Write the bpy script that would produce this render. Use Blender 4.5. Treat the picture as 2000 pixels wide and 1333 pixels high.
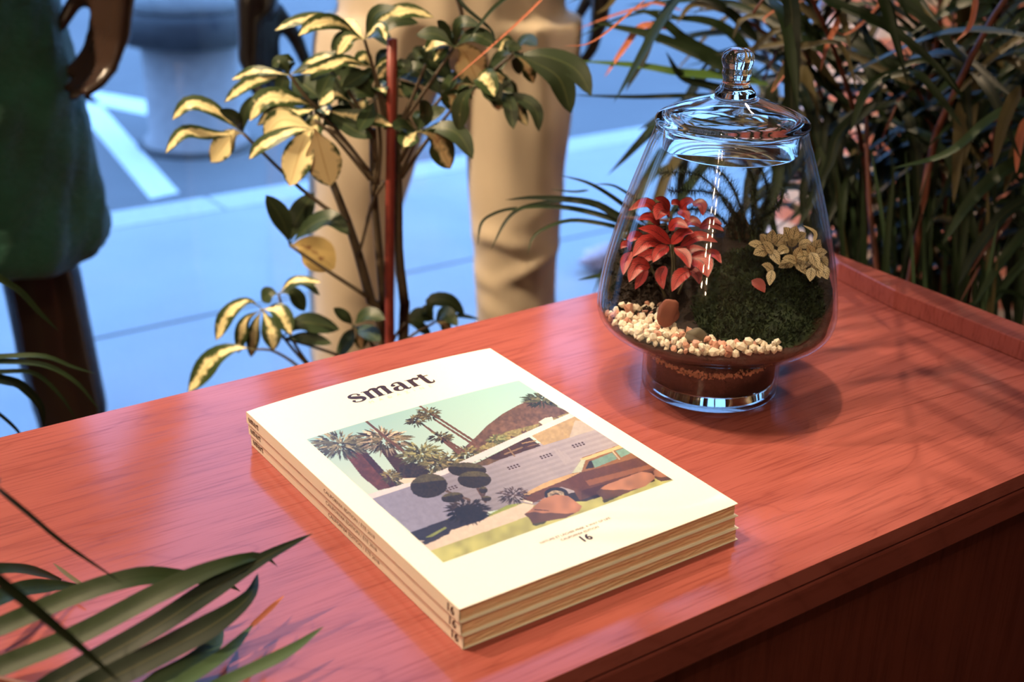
import bpy, math, random
import numpy as np
from mathutils import Vector, Matrix

# ------------------------------------------------------------------ scene reset
for o in list(bpy.data.objects):
    bpy.data.objects.remove(o, do_unlink=True)
SC = bpy.context.scene
COL = SC.collection
random.seed(7)
RNG = np.random.default_rng(7)

# ------------------------------------------------------------------ camera
TOP = 0.75                                   # height of the cabinet top
FPX = 2501.7                                 # focal length in pixels of the 2000 px frame
CAM = np.array([0.0, 0.0, TOP + 0.44575])
FW = np.array([0.52596234, 0.75015281, -0.40079218])
RT = np.array([0.82370704, -0.56664951, 0.02037257])
UP = np.array([0.21182615, 0.34085055, 0.91594246])
cam_d = bpy.data.cameras.new('camera')
cam_d.sensor_width = 36.0
cam_d.lens = FPX / 2000.0 * 36.0
cam_d.clip_start = 0.02
cam_d.dof.use_dof = True
cam_d.dof.focus_distance = 0.90
cam_d.dof.aperture_fstop = 6.0
cam_o = bpy.data.objects.new('camera', cam_d)
COL.objects.link(cam_o)
cam_o.matrix_world = Matrix(((RT[0], UP[0], -FW[0], CAM[0]),
                             (RT[1], UP[1], -FW[1], CAM[1]),
                             (RT[2], UP[2], -FW[2], CAM[2]),
                             (0, 0, 0, 1)))
SC.camera = cam_o

# ------------------------------------------------------------------ world and lights
WINDOW_Y = 2.0
world = bpy.data.worlds.new('sky')
SC.world = world
world.use_nodes = True
bg = world.node_tree.nodes['Background']
bg.inputs[0].default_value = (0.225, 0.475, 1.0, 1.0)
bg.inputs[1].default_value = 4.3

vs = SC.view_settings
vs.view_transform = 'Standard'
vs.look = 'None'
vs.exposure = 0.0
vs.gamma = 1.0
vs.use_curve_mapping = False
try:
    SC.cycles.use_denoising = True
    SC.cycles.use_light_tree = False
    SC.cycles.use_adaptive_sampling = True
    SC.cycles.adaptive_threshold = 0.03
    SC.cycles.transparent_max_bounces = 28
    SC.cycles.max_bounces = 10
    SC.cycles.diffuse_bounces = 3
    SC.cycles.glossy_bounces = 4
    SC.cycles.transmission_bounces = 10
    SC.cycles.sample_clamp_indirect = 6.0
    SC.cycles.caustics_reflective = False
    SC.cycles.caustics_refractive = False
except Exception:
    pass

# portal that guides sky sampling through the shop window
pl = bpy.data.lights.new('window_portal', 'AREA')
pl.shape = 'RECTANGLE'; pl.size = 2.4; pl.size_y = 2.35
pl.cycles.is_portal = True
plo = bpy.data.objects.new('window_portal', pl)
COL.objects.link(plo)
plo.location = (1.1, WINDOW_Y + 0.03, 1.2)
plo.rotation_euler = (math.radians(-90), 0, 0)

# ceiling spots: position, aim, power, cone degrees, colour, source radius
CEIL = 2.75
WARM = (1.0, 0.74, 0.47)
SPOTS = [
    ((-0.14, 0.95, CEIL), (0.20, 0.68, TOP), 146, 36, WARM, 0.022),
    ((-0.50, 1.68, CEIL), (0.28, 0.74, TOP), 150, 36, WARM, 0.02),
    ((0.60, 0.90, CEIL), (0.66, 0.66, TOP), 105, 17, WARM, 0.02),
    ((2.15, 1.65, CEIL), (0.95, 0.60, TOP), 120, 26, WARM, 0.012),
    ((-0.95, 1.72, CEIL), (0.80, 1.62, 0.45), 470, 44, WARM, 0.03),
    ((2.10, 1.15, CEIL), (1.70, 1.35, 0.75), 165, 46, WARM, 0.03),
]
# small lamps of the ceiling track that runs back into the shop: x, y, watts, aim, cone
TRACK = [(0.30, 0.12, 0, None, 0), (0.05, -0.20, 0, None, 0), (-0.20, -0.55, 0, None, 0),
         (-0.30, -0.75, 27, (0.38, 0.45, 0.78), 24), (-0.50, -1.0, 0, None, 0), (-0.75, -0.35, 66, (0.66, 1.20, 0.90), 26), (0.75, -0.30, 18, (0.72, 0.67, 0.87), 13), (0.35, -0.55, 0, None, 0),
         (0.95, -0.60, 80, (1.55, 1.15, 1.02), 24)]

# ------------------------------------------------------------------ geometry helpers
def unit(v):
    v = np.asarray(v, float)
    return v / (np.linalg.norm(v) + 1e-12)

def ray(x, y):
    return FW + RT * (x - 1000.0) / FPX - UP * (y - 666.5) / FPX

def PX(x, y, d):
    return CAM + d * ray(x, y)

def PZ(x, y, z):
    r = ray(x, y)
    return CAM + r * (z - CAM[2]) / r[2]

def PV(x, y, h):
    """point on the upright plane at horizontal distance h from the camera"""
    r = ray(x, y); e = unit([FW[0], FW[1], 0])
    return CAM + r * h / float(r @ e)

def depth(P):
    return float((np.asarray(P) - CAM) @ FW)

def tag(o, label=None, cat=None, group=None, kind=None):
    if label: o['label'] = label
    if cat: o['category'] = cat
    if group: o['group'] = group
    if kind: o['kind'] = kind
    return o

def thing(name, loc, label, cat, group=None):
    o = bpy.data.objects.new(name, None)
    o.empty_display_size = 0.05
    COL.objects.link(o)
    o.location = tuple(float(c) for c in loc)
    o['world_loc'] = [float(c) for c in loc]
    return tag(o, label, cat, group)

def base_of(o):
    return np.array(o['world_loc']) if o is not None and 'world_loc' in o else np.zeros(3)

def mk(name, verts, faces, mat, parent=None, smooth=True, uv=None, origin=None, cols=None):
    """one mesh object; verts are world coordinates"""
    verts = np.asarray(verts, float)
    if origin is None:
        origin = base_of(parent) if parent is not None else verts.mean(0) * 0
    origin = np.asarray(origin, float)
    me = bpy.data.meshes.new(name)
    me.from_pydata((verts - origin).tolist(), [], [tuple(int(i) for i in f) for f in faces])
    if uv is not None:
        lay = me.uv_layers.new(name='UVMap')
        uv = np.asarray(uv, float)
        idx = np.empty(len(me.loops), dtype=np.int32)
        me.loops.foreach_get('vertex_index', idx)
        lay.data.foreach_set('uv', uv[idx].astype(np.float32).ravel())
    if cols is not None:
        ca = me.color_attributes.new('Col', 'FLOAT_COLOR', 'POINT')
        c4 = np.ones((len(verts), 4), np.float32)
        c4[:, :3] = cols
        ca.data.foreach_set('color', c4.ravel())
    if smooth:
        me.polygons.foreach_set('use_smooth', [True] * len(me.polygons))
    if mat is not None:
        me.materials.append(mat)
    me.update()
    o = bpy.data.objects.new(name, me)
    COL.objects.link(o)
    if parent is not None:
        o.parent = parent
        pb = base_of(parent)
        o.location = tuple(origin - pb)
        o['world_loc'] = [float(c) for c in origin]
    else:
        o.location = tuple(origin)
        o['world_loc'] = [float(c) for c in origin]
    return o

class Bag:
    """collects shapes into one mesh"""
    def __init__(s):
        s.v = []; s.f = []; s.uv = []; s.n = 0
    def add(s, v, f, uv=None):
        v = np.asarray(v, float)
        s.v.append(v)
        s.f += [tuple(int(i) + s.n for i in q) for q in f]
        s.uv.append(np.zeros((len(v), 2)) if uv is None else np.asarray(uv, float))
        s.n += len(v)
        return s
    def build(s, name, mat, parent=None, smooth=True, origin=None):
        return mk(name, np.concatenate(s.v), s.f, mat, parent, smooth, np.concatenate(s.uv), origin)

def box(x0, x1, y0, y1, z0, z1):
    v = [(x0, y0, z0), (x1, y0, z0), (x1, y1, z0), (x0, y1, z0),
         (x0, y0, z1), (x1, y0, z1), (x1, y1, z1), (x0, y1, z1)]
    f = [(0, 3, 2, 1), (4, 5, 6, 7), (0, 1, 5, 4), (1, 2, 6, 5), (2, 3, 7, 6), (3, 0, 4, 7)]
    return np.array(v, float), f

def boxo(name, b, mat, parent=None, bevel=0.0, smooth=False):
    v, f = box(*b)
    o = mk(name, v, f, mat, parent, smooth, origin=None if parent is not None else v.mean(0) * [1, 1, 0] + [0, 0, v[:, 2].min()])
    if bevel > 0:
        m = o.modifiers.new('bevel', 'BEVEL'); m.width = bevel; m.segments = 2; m.limit_method = 'ANGLE'
    return o

def catmull(pts, n):
    P = np.asarray(pts, float)
    if len(P) == 2:
        t = np.linspace(0, 1, n)[:, None]
        return P[0] * (1 - t) + P[1] * t
    Q = np.vstack([2 * P[0] - P[1], P, 2 * P[-1] - P[-2]])
    seg = len(P) - 1
    L = np.concatenate([[0], np.cumsum(np.linalg.norm(np.diff(P, axis=0), axis=1))])
    out = []
    for s in np.linspace(0, L[-1], n):
        i = min(np.searchsorted(L, s, side='right') - 1, seg - 1)
        t = (s - L[i]) / max(L[i + 1] - L[i], 1e-9)
        a, b, c, d = Q[i], Q[i + 1], Q[i + 2], Q[i + 3]
        out.append(0.5 * (2 * b + (c - a) * t + (2 * a - 5 * b + 4 * c - d) * t * t + (3 * b - a - 3 * c + d) * t ** 3))
    return np.array(out)

def tube(pts, radii, n=8, seg=None, caps=True):
    seg = seg or max(2, 4 * (len(pts) - 1) + 1)
    C = catmull(pts, seg)
    r = np.interp(np.linspace(0, 1, seg), np.linspace(0, 1, len(radii)), radii) if hasattr(radii, '__len__') else np.full(seg, radii)
    T = np.gradient(C, axis=0)
    v = []; uv = []
    ref = np.array([0, 0, 1.0]) if abs(unit(T[0])[2]) < 0.9 else np.array([1.0, 0, 0])
    for i in range(seg):
        t = unit(T[i]); a = unit(np.cross(t, ref)); b = np.cross(t, a); ref = -np.cross(t, a) * -1 if False else ref
        for k in range(n):
            th = 2 * math.pi * k / n
            v.append(C[i] + r[i] * (math.cos(th) * a + math.sin(th) * b)); uv.append((i / (seg - 1), k / n))
    f = [(i * n + k, i * n + (k + 1) % n, (i + 1) * n + (k + 1) % n, (i + 1) * n + k) for i in range(seg - 1) for k in range(n)]
    if caps:
        f.append(tuple(range(n - 1, -1, -1))); f.append(tuple((seg - 1) * n + k for k in range(n)))
    return np.array(v), f, np.array(uv)

def lathe(profile, cx, cy, z0, n=64, closed=False):
    """profile: list of (r, z)"""
    v = []; f = []; m = len(profile)
    for r, z in profile:
        for k in range(n):
            th = 2 * math.pi * k / n
            v.append((cx + r * math.cos(th), cy + r * math.sin(th), z0 + z))
    rng = range(m) if closed else range(m - 1)
    for i in rng:
        j = (i + 1) % m
        for k in range(n):
            k2 = (k + 1) % n
            f.append((i * n + k, i * n + k2, j * n + k2, j * n + k))
    return np.array(v), f

def smooth_profile(pts, n):
    P = np.array([(a, b, 0.0) for a, b in pts])
    return [(max(p[0], 0.0), p[1]) for p in catmull(P, n)]

def loft(sections, n=24):
    """sections: list of (centre, axis_a, axis_b) ellipses"""
    v = []; f = []
    for c, a, b in sections:
        for k in range(n):
            th = 2 * math.pi * k / n
            v.append(np.asarray(c) + math.cos(th) * np.asarray(a) + math.sin(th) * np.asarray(b))
    m = len(sections)
    for i in range(m - 1):
        for k in range(n):
            k2 = (k + 1) % n
            f.append((i * n + k, i * n + k2, (i + 1) * n + k2, (i + 1) * n + k))
    f.append(tuple(range(n - 1, -1, -1))); f.append(tuple((m - 1) * n + k for k in range(n)))
    return np.array(v), f

def capsule(p0, r0, p1, r1, n=12):
    p0 = np.asarray(p0, float); p1 = np.asarray(p1, float)
    t = unit(p1 - p0); L = np.linalg.norm(p1 - p0)
    ref = np.array([0, 0, 1.0]) if abs(t[2]) < 0.9 else np.array([1.0, 0, 0])
    a = unit(np.cross(t, ref)); b = np.cross(t, a)
    prof = [(r0 * math.cos(q), -r0 * math.sin(q)) for q in (1.45, 1.0, 0.5, 0)]
    prof += [(r1 * math.cos(q), L + r1 * math.sin(q)) for q in (0, 0.5, 1.0, 1.45)]
    v = []; m = len(prof)
    for r, s in prof:
        for k in range(n):
            th = 2 * math.pi * k / n
            v.append(p0 + t * s + r * (math.cos(th) * a + math.sin(th) * b))
    f = [(i * n + k, i * n + (k + 1) % n, (i + 1) * n + (k + 1) % n, (i + 1) * n + k) for i in range(m - 1) for k in range(n)]
    f.append(tuple(range(n - 1, -1, -1))); f.append(tuple((m - 1) * n + k for k in range(n)))
    return np.array(v), f

def fused(name, bag, voxel, mat, parent, smooth_it=6, warp=None):
    """voxel-fuses overlapping closed shapes into one continuous skin"""
    me = bpy.data.meshes.new('tmp')
    me.from_pydata(np.concatenate(bag.v).tolist(), [], bag.f)
    to = bpy.data.objects.new('tmp', me)
    COL.objects.link(to)
    m = to.modifiers.new('r', 'REMESH'); m.mode = 'VOXEL'; m.voxel_size = voxel
    if smooth_it:
        s = to.modifiers.new('s', 'SMOOTH'); s.factor = 0.5; s.iterations = smooth_it
    dg = bpy.context.evaluated_depsgraph_get()
    ev = to.evaluated_get(dg)
    em = ev.to_mesh()
    n = len(em.vertices)
    co = np.empty(n * 3); em.vertices.foreach_get('co', co); co = co.reshape(-1, 3)
    nr = np.empty(n * 3); em.vertices.foreach_get('normal', nr); nr = nr.reshape(-1, 3)
    faces = [tuple(p.vertices) for p in em.polygons]
    ev.to_mesh_clear()
    bpy.data.objects.remove(to, do_unlink=True); bpy.data.meshes.remove(me)
    if warp is not None:
        co = co + nr * warp(co, nr)[:, None]
    return mk(name, co, faces, mat, parent)

# leaf blades -----------------------------------------------------------------
def prof_lance(s):      # long narrow blade
    return np.clip(np.minimum(1, 0.35 + s * 5) * (1 - s ** 3.0) ** 0.9, 0.0, 1)
def prof_strap(s):
    return np.clip(np.minimum(1, 0.6 + s * 3) * np.clip((1 - s) / 0.38, 0, 1) ** 0.75, 0, 1)
def prof_ovate(s):
    return np.clip(np.sin(np.pi * np.clip(s, 0, 1) ** 0.8) ** 0.85 + 0.04 * (1 - s), 0, 1)
def prof_obov(s):       # widest beyond the middle, thin petiole
    x = np.clip((s - 0.12) / 0.88, 0, 1)
    return np.where(s < 0.12, 0.07, np.clip(0.07 + 0.95 * np.sin(np.pi * x ** 1.15) ** 0.8, 0, 1) * np.where(x > .97, .55, 1))

def leaf(pts, width, nrm=None, prof=prof_lance, fold=0.25, nseg=12, ripple=0.0, twist=0.0, cam=0.5, thick=0.0):
    """pts: world path from base to tip, width in m; returns verts, faces, uv"""
    C = catmull(pts, nseg + 1)
    T = np.gradient(C, axis=0)
    s = np.linspace(0, 1, nseg + 1)
    w = prof(s) * width * 0.5
    v = []; uv = []
    cols = (-1.0, -0.55, 0.0, 0.55, 1.0)
    ph = random.random() * 6
    for i in range(nseg + 1):
        t = unit(T[i])
        n0 = nrm if nrm is not None else unit((CAM - C[i])) * cam + np.array([0, 0, 1.0]) * (1 - cam)
        side = unit(np.cross(t, n0)); n = np.cross(side, t)
        if twist:
            a = twist * s[i]; side, n = side * math.cos(a) + n * math.sin(a), n * math.cos(a) - side * math.sin(a)
        for c in cols:
            off = fold * abs(c) * w[i] + ripple * w[i] * math.sin(9 * s[i] + ph + c) * abs(c)
            v.append(C[i] + side * c * w[i] + n * off); uv.append((s[i], 0.5 + 0.5 * c))
    k = len(cols)
    f = [(i * k + j, i * k + j + 1, (i + 1) * k + j + 1, (i + 1) * k + j) for i in range(nseg) for j in range(k - 1)]
    return np.array(v), f, np.array(uv)

# ------------------------------------------------------------------ material helpers
def srgb(r, g, b):
    f = lambda c: (c / 12.92 if c <= 0.04045 else ((c + 0.055) / 1.055) ** 2.4)
    return tuple(f(c / 255.0) for c in (r, g, b))

class Mat:
    def __init__(s, name):
        s.m = bpy.data.materials.new(name); s.m.use_nodes = True
        s.t = s.m.node_tree; s.p = s.t.nodes['Principled BSDF']; s.out = s.t.nodes['Material Output']
    def node(s, typ, **kw):
        n = s.t.nodes.new(typ)
        for k, v in kw.items():
            if k.startswith('i_'):
                n.inputs[k[2:].replace('_', ' ')].default_value = v
            else:
                setattr(n, k, v)
        return n
    def link(s, a, b):
        s.t.links.new(a, b)
    def set(s, **kw):
        for k, v in kw.items():
            key = {'color': 'Base Color', 'rough': 'Roughness', 'metal': 'Metallic', 'spec': 'Specular IOR Level',
                   'coat': 'Coat Weight', 'coatr': 'Coat Roughness', 'trans': 'Transmission Weight', 'ior': 'IOR',
                   'sheen': 'Sheen Weight', 'sss': 'Subsurface Weight'}[k]
            if k == 'color' and len(v) == 3: v = (*v, 1)
            s.p.inputs[key].default_value = v
        return s
    def coords(s, kind='Object', scale=(1, 1, 1), rot=(0, 0, 0)):
        tc = s.node('ShaderNodeTexCoord'); mp = s.node('ShaderNodeMapping')
        mp.inputs['Scale'].default_value = scale; mp.inputs['Rotation'].default_value = rot
        s.link(tc.outputs[kind], mp.inputs['Vector'])
        return mp.outputs['Vector']
    def noise(s, vec, scale=5.0, detail=4.0, rough=0.55, dist=0.0):
        n = s.node('ShaderNodeTexNoise')
        n.inputs['Scale'].default_value = scale; n.inputs['Detail'].default_value = detail
        n.inputs['Roughness'].default_value = rough; n.inputs['Distortion'].default_value = dist
        s.link(vec, n.inputs['Vector'])
        return n.outputs['Fac']
    def ramp(s, fac, stops):
        r = s.node('ShaderNodeValToRGB')
        el = r.color_ramp.elements
        while len(el) < len(stops): el.new(0.5)
        for e, (p, c) in zip(el, stops):
            e.position = p; e.color = (*c, 1) if len(c) == 3 else c
        s.link(fac, r.inputs['Fac'])
        return r.outputs['Color']
    def mix(s, fac, a, b, blend='MIX'):
        m = s.node('ShaderNodeMix', data_type='RGBA', blend_type=blend)
        for sock, val in ((m.inputs[0], fac), (m.inputs[6], a), (m.inputs[7], b)):
            if hasattr(val, 'links') or hasattr(val, 'is_linked'): s.link(val, sock)
            else:
                sock.default_value = (*val, 1) if isinstance(val, tuple) and len(val) == 3 else val
        return m.outputs[2]
    def math(s, op, a, b=0.0, c=0.0):
        m = s.node('ShaderNodeMath', operation=op)
        for sock, val in zip(m.inputs, (a, b, c)):
            if hasattr(val, 'is_linked'): s.link(val, sock)
            else: sock.default_value = val
        return m.outputs[0]
    def color(s, c):
        s.link(c, s.p.inputs['Base Color']); return s
    def bump(s, h, strength=0.3, dist=0.002):
        b = s.node('ShaderNodeBump'); b.inputs['Strength'].default_value = strength; b.inputs['Distance'].default_value = dist
        s.link(h, b.inputs['Height']); s.link(b.outputs['Normal'], s.p.inputs['Normal']); return s

def plain(name, c, rough=0.6, noise_amt=0.12, scale=20.0, **kw):
    """a plain coat with slight procedural mottling"""
    m = Mat(name); m.set(rough=rough, **kw)
    n = m.noise(m.coords(), scale, 4)
    lo = tuple(x * (1 - noise_amt) for x in c); hi = tuple(min(1, x * (1 + noise_amt)) for x in c)
    m.color(m.ramp(n, [(0.3, lo), (0.7, hi)]))
    return m.m

def thin_glass(name, tint=(1, 1, 1), f0=0.04, rough=0.0):
    """walls of clear glass: light goes straight through, the surface mirrors by Fresnel"""
    m = Mat(name); t = m.t; t.nodes.remove(m.p)
    lw = m.node('ShaderNodeLayerWeight'); lw.inputs['Blend'].default_value = 0.5
    fr = m.math('MULTIPLY_ADD', m.math('POWER', lw.outputs['Facing'], 5.0), 1 - f0, f0)
    tr = m.node('ShaderNodeBsdfTransparent'); tr.inputs[0].default_value = (*tint, 1)
    gl = m.node('ShaderNodeBsdfGlossy'); gl.inputs['Roughness'].default_value = rough
    mx = m.node('ShaderNodeMixShader')
    m.link(fr, mx.inputs[0]); m.link(tr.outputs[0], mx.inputs[1]); m.link(gl.outputs[0], mx.inputs[2])
    m.link(mx.outputs[0], m.out.inputs['Surface'])
    return m.m

def solid_glass(name, tint=(0.97, 1.0, 0.98)):
    m = Mat(name); m.set(color=tint, rough=0.0, trans=1.0, ior=1.45); return m.m
# ------------------------------------------------------------------ materials of the place
def wood_mat(name, dark, mid, light, rough=0.27, vertical=False, bump=0.05):
    m = Mat(name)
    rot = (0, 0, 0)
    co = m.coords('Object', (1, 1, 1), rot)
    # slow cathedral figure
    sc_f = (1.6, 9.0, 3.0) if not vertical else (9, 9, 1.6)
    sc_p = (14.0, 420.0, 60.0) if not vertical else (200, 200, 9)
    c1 = m.coords('Object', sc_f); c2 = m.coords('Object', sc_p)
    warp = m.noise(c1, 1.3, 3, 0.5, 0.6)
    fig = m.math('FRACT', m.math('MULTIPLY', warp, 9.0))
    fig = m.math('ABSOLUTE', m.math('SUBTRACT', fig, 0.5))
    pores = m.noise(c2, 1.0, 5, 0.65)
    blotch = m.noise(co, 7.0, 3, 0.5)
    base = m.ramp(m.math('MULTIPLY_ADD', fig, 0.55, m.math('MULTIPLY', blotch, 0.6)), [(0.05, dark), (0.5, mid), (0.95, light)])
    pore_d = m.ramp(pores, [(0.36, (0.66, 0.58, 0.58)), (0.5, (1, 1, 1))])
    col = m.mix(0.75, base, pore_d, 'MULTIPLY')
    lines = m.ramp(fig, [(0.0, (0.72, 0.6, 0.6)), (0.06, (1, 1, 1))])
    col = m.mix(0.35, col, lines, 'MULTIPLY')
    m.color(col)
    rgh = m.ramp(pores, [(0.3, (rough + .10,) * 3), (0.6, (rough,) * 3)])
    m.link(rgh, m.p.inputs['Roughness'])
    m.set(spec=0.30)
    m.bump(pores, bump, 0.0006)
    return m.m

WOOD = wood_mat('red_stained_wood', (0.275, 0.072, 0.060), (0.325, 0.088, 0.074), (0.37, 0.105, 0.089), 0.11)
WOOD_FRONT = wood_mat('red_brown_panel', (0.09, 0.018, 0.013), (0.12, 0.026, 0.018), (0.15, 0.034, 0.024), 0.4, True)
WOOD_EDGE = wood_mat('dark_edge_wood', (0.15, 0.036, 0.028), (0.20, 0.048, 0.038), (0.25, 0.06, 0.048), 0.4)  # edge band: same grain, darker and rougher than the top board
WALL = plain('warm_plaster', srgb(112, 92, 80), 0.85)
CEILM = plain('ceiling_paint', srgb(120, 110, 100), 0.9)
FLOORM = wood_mat('floor_oak', (0.06, 0.035, 0.02), (0.10, 0.06, 0.035), (0.14, 0.085, 0.05), 0.45)
FRAME = plain('dark_metal_frame', (0.03, 0.03, 0.032), 0.4)
PAVE = Mat('pavement_asphalt')
_n = PAVE.noise(PAVE.coords(), 3.0, 5); _n2 = PAVE.noise(PAVE.coords(), 160.0, 3)
PAVE.color(PAVE.mix(0.35, PAVE.ramp(_n, [(0.3, (0.36, 0.36, 0.37)), (0.7, (0.45, 0.45, 0.45))]),
                    PAVE.ramp(_n2, [(0.35, (0.3, 0.3, 0.3)), (0.7, (0.6, 0.6, 0.6))])))
PAVE.set(rough=0.75).bump(_n2, 0.3, 0.002); PAVE = PAVE.m
ROAD = Mat('road_asphalt')
_n = ROAD.noise(ROAD.coords(), 1.7, 5); _n2 = ROAD.noise(ROAD.coords(), 120.0, 3)
ROAD.color(ROAD.mix(0.4, ROAD.ramp(_n, [(0.3, (0.13, 0.125, 0.13)), (0.7, (0.19, 0.185, 0.185))]),
                    ROAD.ramp(_n2, [(0.35, (0.08, 0.08, 0.08)), (0.7, (0.26, 0.26, 0.26))])))
ROAD.set(rough=0.8).bump(_n2, 0.4, 0.003); ROAD = ROAD.m
KERB = plain('kerb_granite', (0.55, 0.55, 0.55), 0.8, 0.15, 60)
PAINT = plain('road_paint', (0.80, 0.82, 0.82), 0.7, 0.1, 40)

# ------------------------------------------------------------------ room shell
RX0, RX1, RY0 = -2.3, 2.45, -2.4
def structure(o, label, cat):
    return tag(o, label, cat, kind='structure')
structure(boxo('floor', (RX0, RX1, RY0, WINDOW_Y + 0.06, -0.10, 0.0), FLOORM), 'dark oak floor of the shop', 'floor')
structure(boxo('ceiling', (RX0 - .1, RX1 + .1, RY0, WINDOW_Y + 0.10, 2.85, 2.95), CEILM), 'pale painted shop ceiling', 'ceiling')
structure(boxo('wall_left', (RX0 - 0.1, RX0, RY0, WINDOW_Y + 0.06, 0, 2.85), WALL), 'plain plaster wall beyond the green skirt', 'wall')
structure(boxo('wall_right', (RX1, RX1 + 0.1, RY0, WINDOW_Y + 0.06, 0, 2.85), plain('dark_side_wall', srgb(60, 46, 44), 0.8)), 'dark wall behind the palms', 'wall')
structure(boxo('wall_back', (RX0 - .1, RX1 + .1, RY0 - 0.1, RY0, 0, 2.85), WALL), 'plain plaster wall at the back of the shop', 'wall')
win = thing('window_1', (0.0, WINDOW_Y, 0), 'tall shop window with clear glass onto the street', 'window')
win['kind'] = 'structure'
WX0, WX1, WZ = -0.12, 2.32, 2.40
boxo('pane', (WX0 + .02, WX1 - .02, WINDOW_Y - 0.004, WINDOW_Y + 0.004, 0.06, WZ - .03), thin_glass('window_glass', (0.97, 0.98, 0.99), 0.05), win)
for nm, b in (('bottom_rail', (WX0, WX1, WINDOW_Y - .03, WINDOW_Y + .03, 0.0, 0.06)),
              ('top_rail', (WX0, WX1, WINDOW_Y - .03, WINDOW_Y + .03, WZ - .05, WZ)),
              ('jamb', (WX0, WX0 + .05, WINDOW_Y - .03, WINDOW_Y + .03, 0.06, WZ - .05)),
              ('jamb', (WX1 - .05, WX1, WINDOW_Y - .03, WINDOW_Y + .03, 0.06, WZ - .05))):
    boxo(nm, b, FRAME, win, 0.004)
wf = thing('wall_front', (0, WINDOW_Y, 0), 'shop front wall around the window', 'wall'); wf['kind'] = 'structure'
for b in ((RX0, WX0, WINDOW_Y - .05, WINDOW_Y + .06, 0, 2.85), (WX1, RX1, WINDOW_Y - .05, WINDOW_Y + .06, 0, 2.85), (WX0, WX1, WINDOW_Y - .05, WINDOW_Y + .06, WZ, 2.85)):
    boxo('wall_section', b, WALL, wf)

# ceiling spotlights, each a lamp with its own light
LAMP_BODY = plain('spot_housing', (0.04, 0.04, 0.042), 0.35)
lens_m = Mat('lamp_lens'); lens_m.set(color=(1, 0.9, 0.75), rough=0.3)
lens_m.p.inputs['Emission Color'].default_value = (1.0, 0.72, 0.42, 1); lens_m.p.inputs['Emission Strength'].default_value = 25.0
lens_m = lens_m.m
names = ['above the magazines', 'near the window, over the green skirt', 'right above the glass jar', 'above the palms', 'at the far left window edge',
         'in the right window corner']
for (pos, aim, pw, cone, colr, rad), nm in zip(SPOTS, names):
    pos = np.array(pos, float); aim = np.array(aim, float); dr = unit(aim - pos)
    t = thing('ceiling_spotlight', (pos[0], pos[1], 2.85), 'black ceiling spotlight ' + nm, 'spotlight', 'ceiling spotlights')
    b = Bag(); b.add(*capsule((pos[0], pos[1], 2.845), 0.012, tuple(pos + [0, 0, .01]), 0.012)); b.build('stem', LAMP_BODY, t)
    a = unit(np.cross(dr, [0, 1, 0.2])); c = np.cross(dr, a)
    secs = [(pos + dr * s, a * r, c * r) for s, r in ((-.045, .015), (-.04, .034), (.05, .038), (.052, .036), (.046, .034))]
    v, f = loft(secs); mk('housing', v, f, LAMP_BODY, t)
    v, f = loft([(pos + dr * s, a * r, c * r) for s, r in ((.0465, .02), (.0475, .02))], 20); mk('lens', v, f, lens_m, t, False)
    L = bpy.data.lights.new('spot_beam', 'SPOT'); L.energy = pw; L.color = colr
    L.spot_size = math.radians(cone); L.spot_blend = 0.75; L.shadow_soft_size = rad
    lo = bpy.data.objects.new('spot_beam', L); COL.objects.link(lo)
    lo.parent = t; lo.location = tuple(pos + dr * 0.085 - base_of(t))
    lo.rotation_euler = Vector(dr).to_track_quat('-Z', 'Y').to_euler()

track = thing('lamp_track', (-0.05, -0.4, 2.85), 'black ceiling track with small warm lamps, running back into the shop', 'lamp track')
b = Bag()
b.add(*box(-1.0, 1.0, -0.46, -0.43, 2.82, 2.849)); b.add(*box(-0.06, -0.03, -1.3, 0.4, 2.82, 2.849))
b.build('rail', LAMP_BODY, track, False)
bulb_m = Mat('warm_bulb'); bulb_m.set(color=(1, .9, .75))
bulb_m.p.inputs['Emission Color'].default_value = (1.0, 0.74, 0.46, 1); bulb_m.p.inputs['Emission Strength'].default_value = 130.0
for x, y, pw, aim, cone in TRACK:
    v, f = lathe([(.0001, 0), (.030, 0), (.046, -.03), (.048, -.10), (.045, -.10), (.044, -.085), (.0001, -.085)], x, y, 2.82, 20)
    lampb = mk('lamp', v, f, LAMP_BODY, track)
    v, f = lathe([(.0001, -.098), (.028, -.096), (.038, -.0870), (.0001, -.0855)], x, y, 2.82, 16); mk('bulb', v, f, bulb_m.m, lampb)
    if not pw: continue
    L = bpy.data.lights.new('lamp_beam', 'SPOT'); L.energy = pw; L.color = WARM; L.spot_size = math.radians(cone); L.spot_blend = .8; L.shadow_soft_size = .022
    lo = bpy.data.objects.new('lamp_beam', L); COL.objects.link(lo); lo.parent = track
    lo.location = tuple(np.array([x, y, 2.68]) - base_of(track))
    dr = unit(np.array(aim) - [x, y, 2.68]) if aim else np.array([0, 0, -1.0])
    lo.rotation_euler = Vector(dr).to_track_quat('-Z', 'Y').to_euler()

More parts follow.
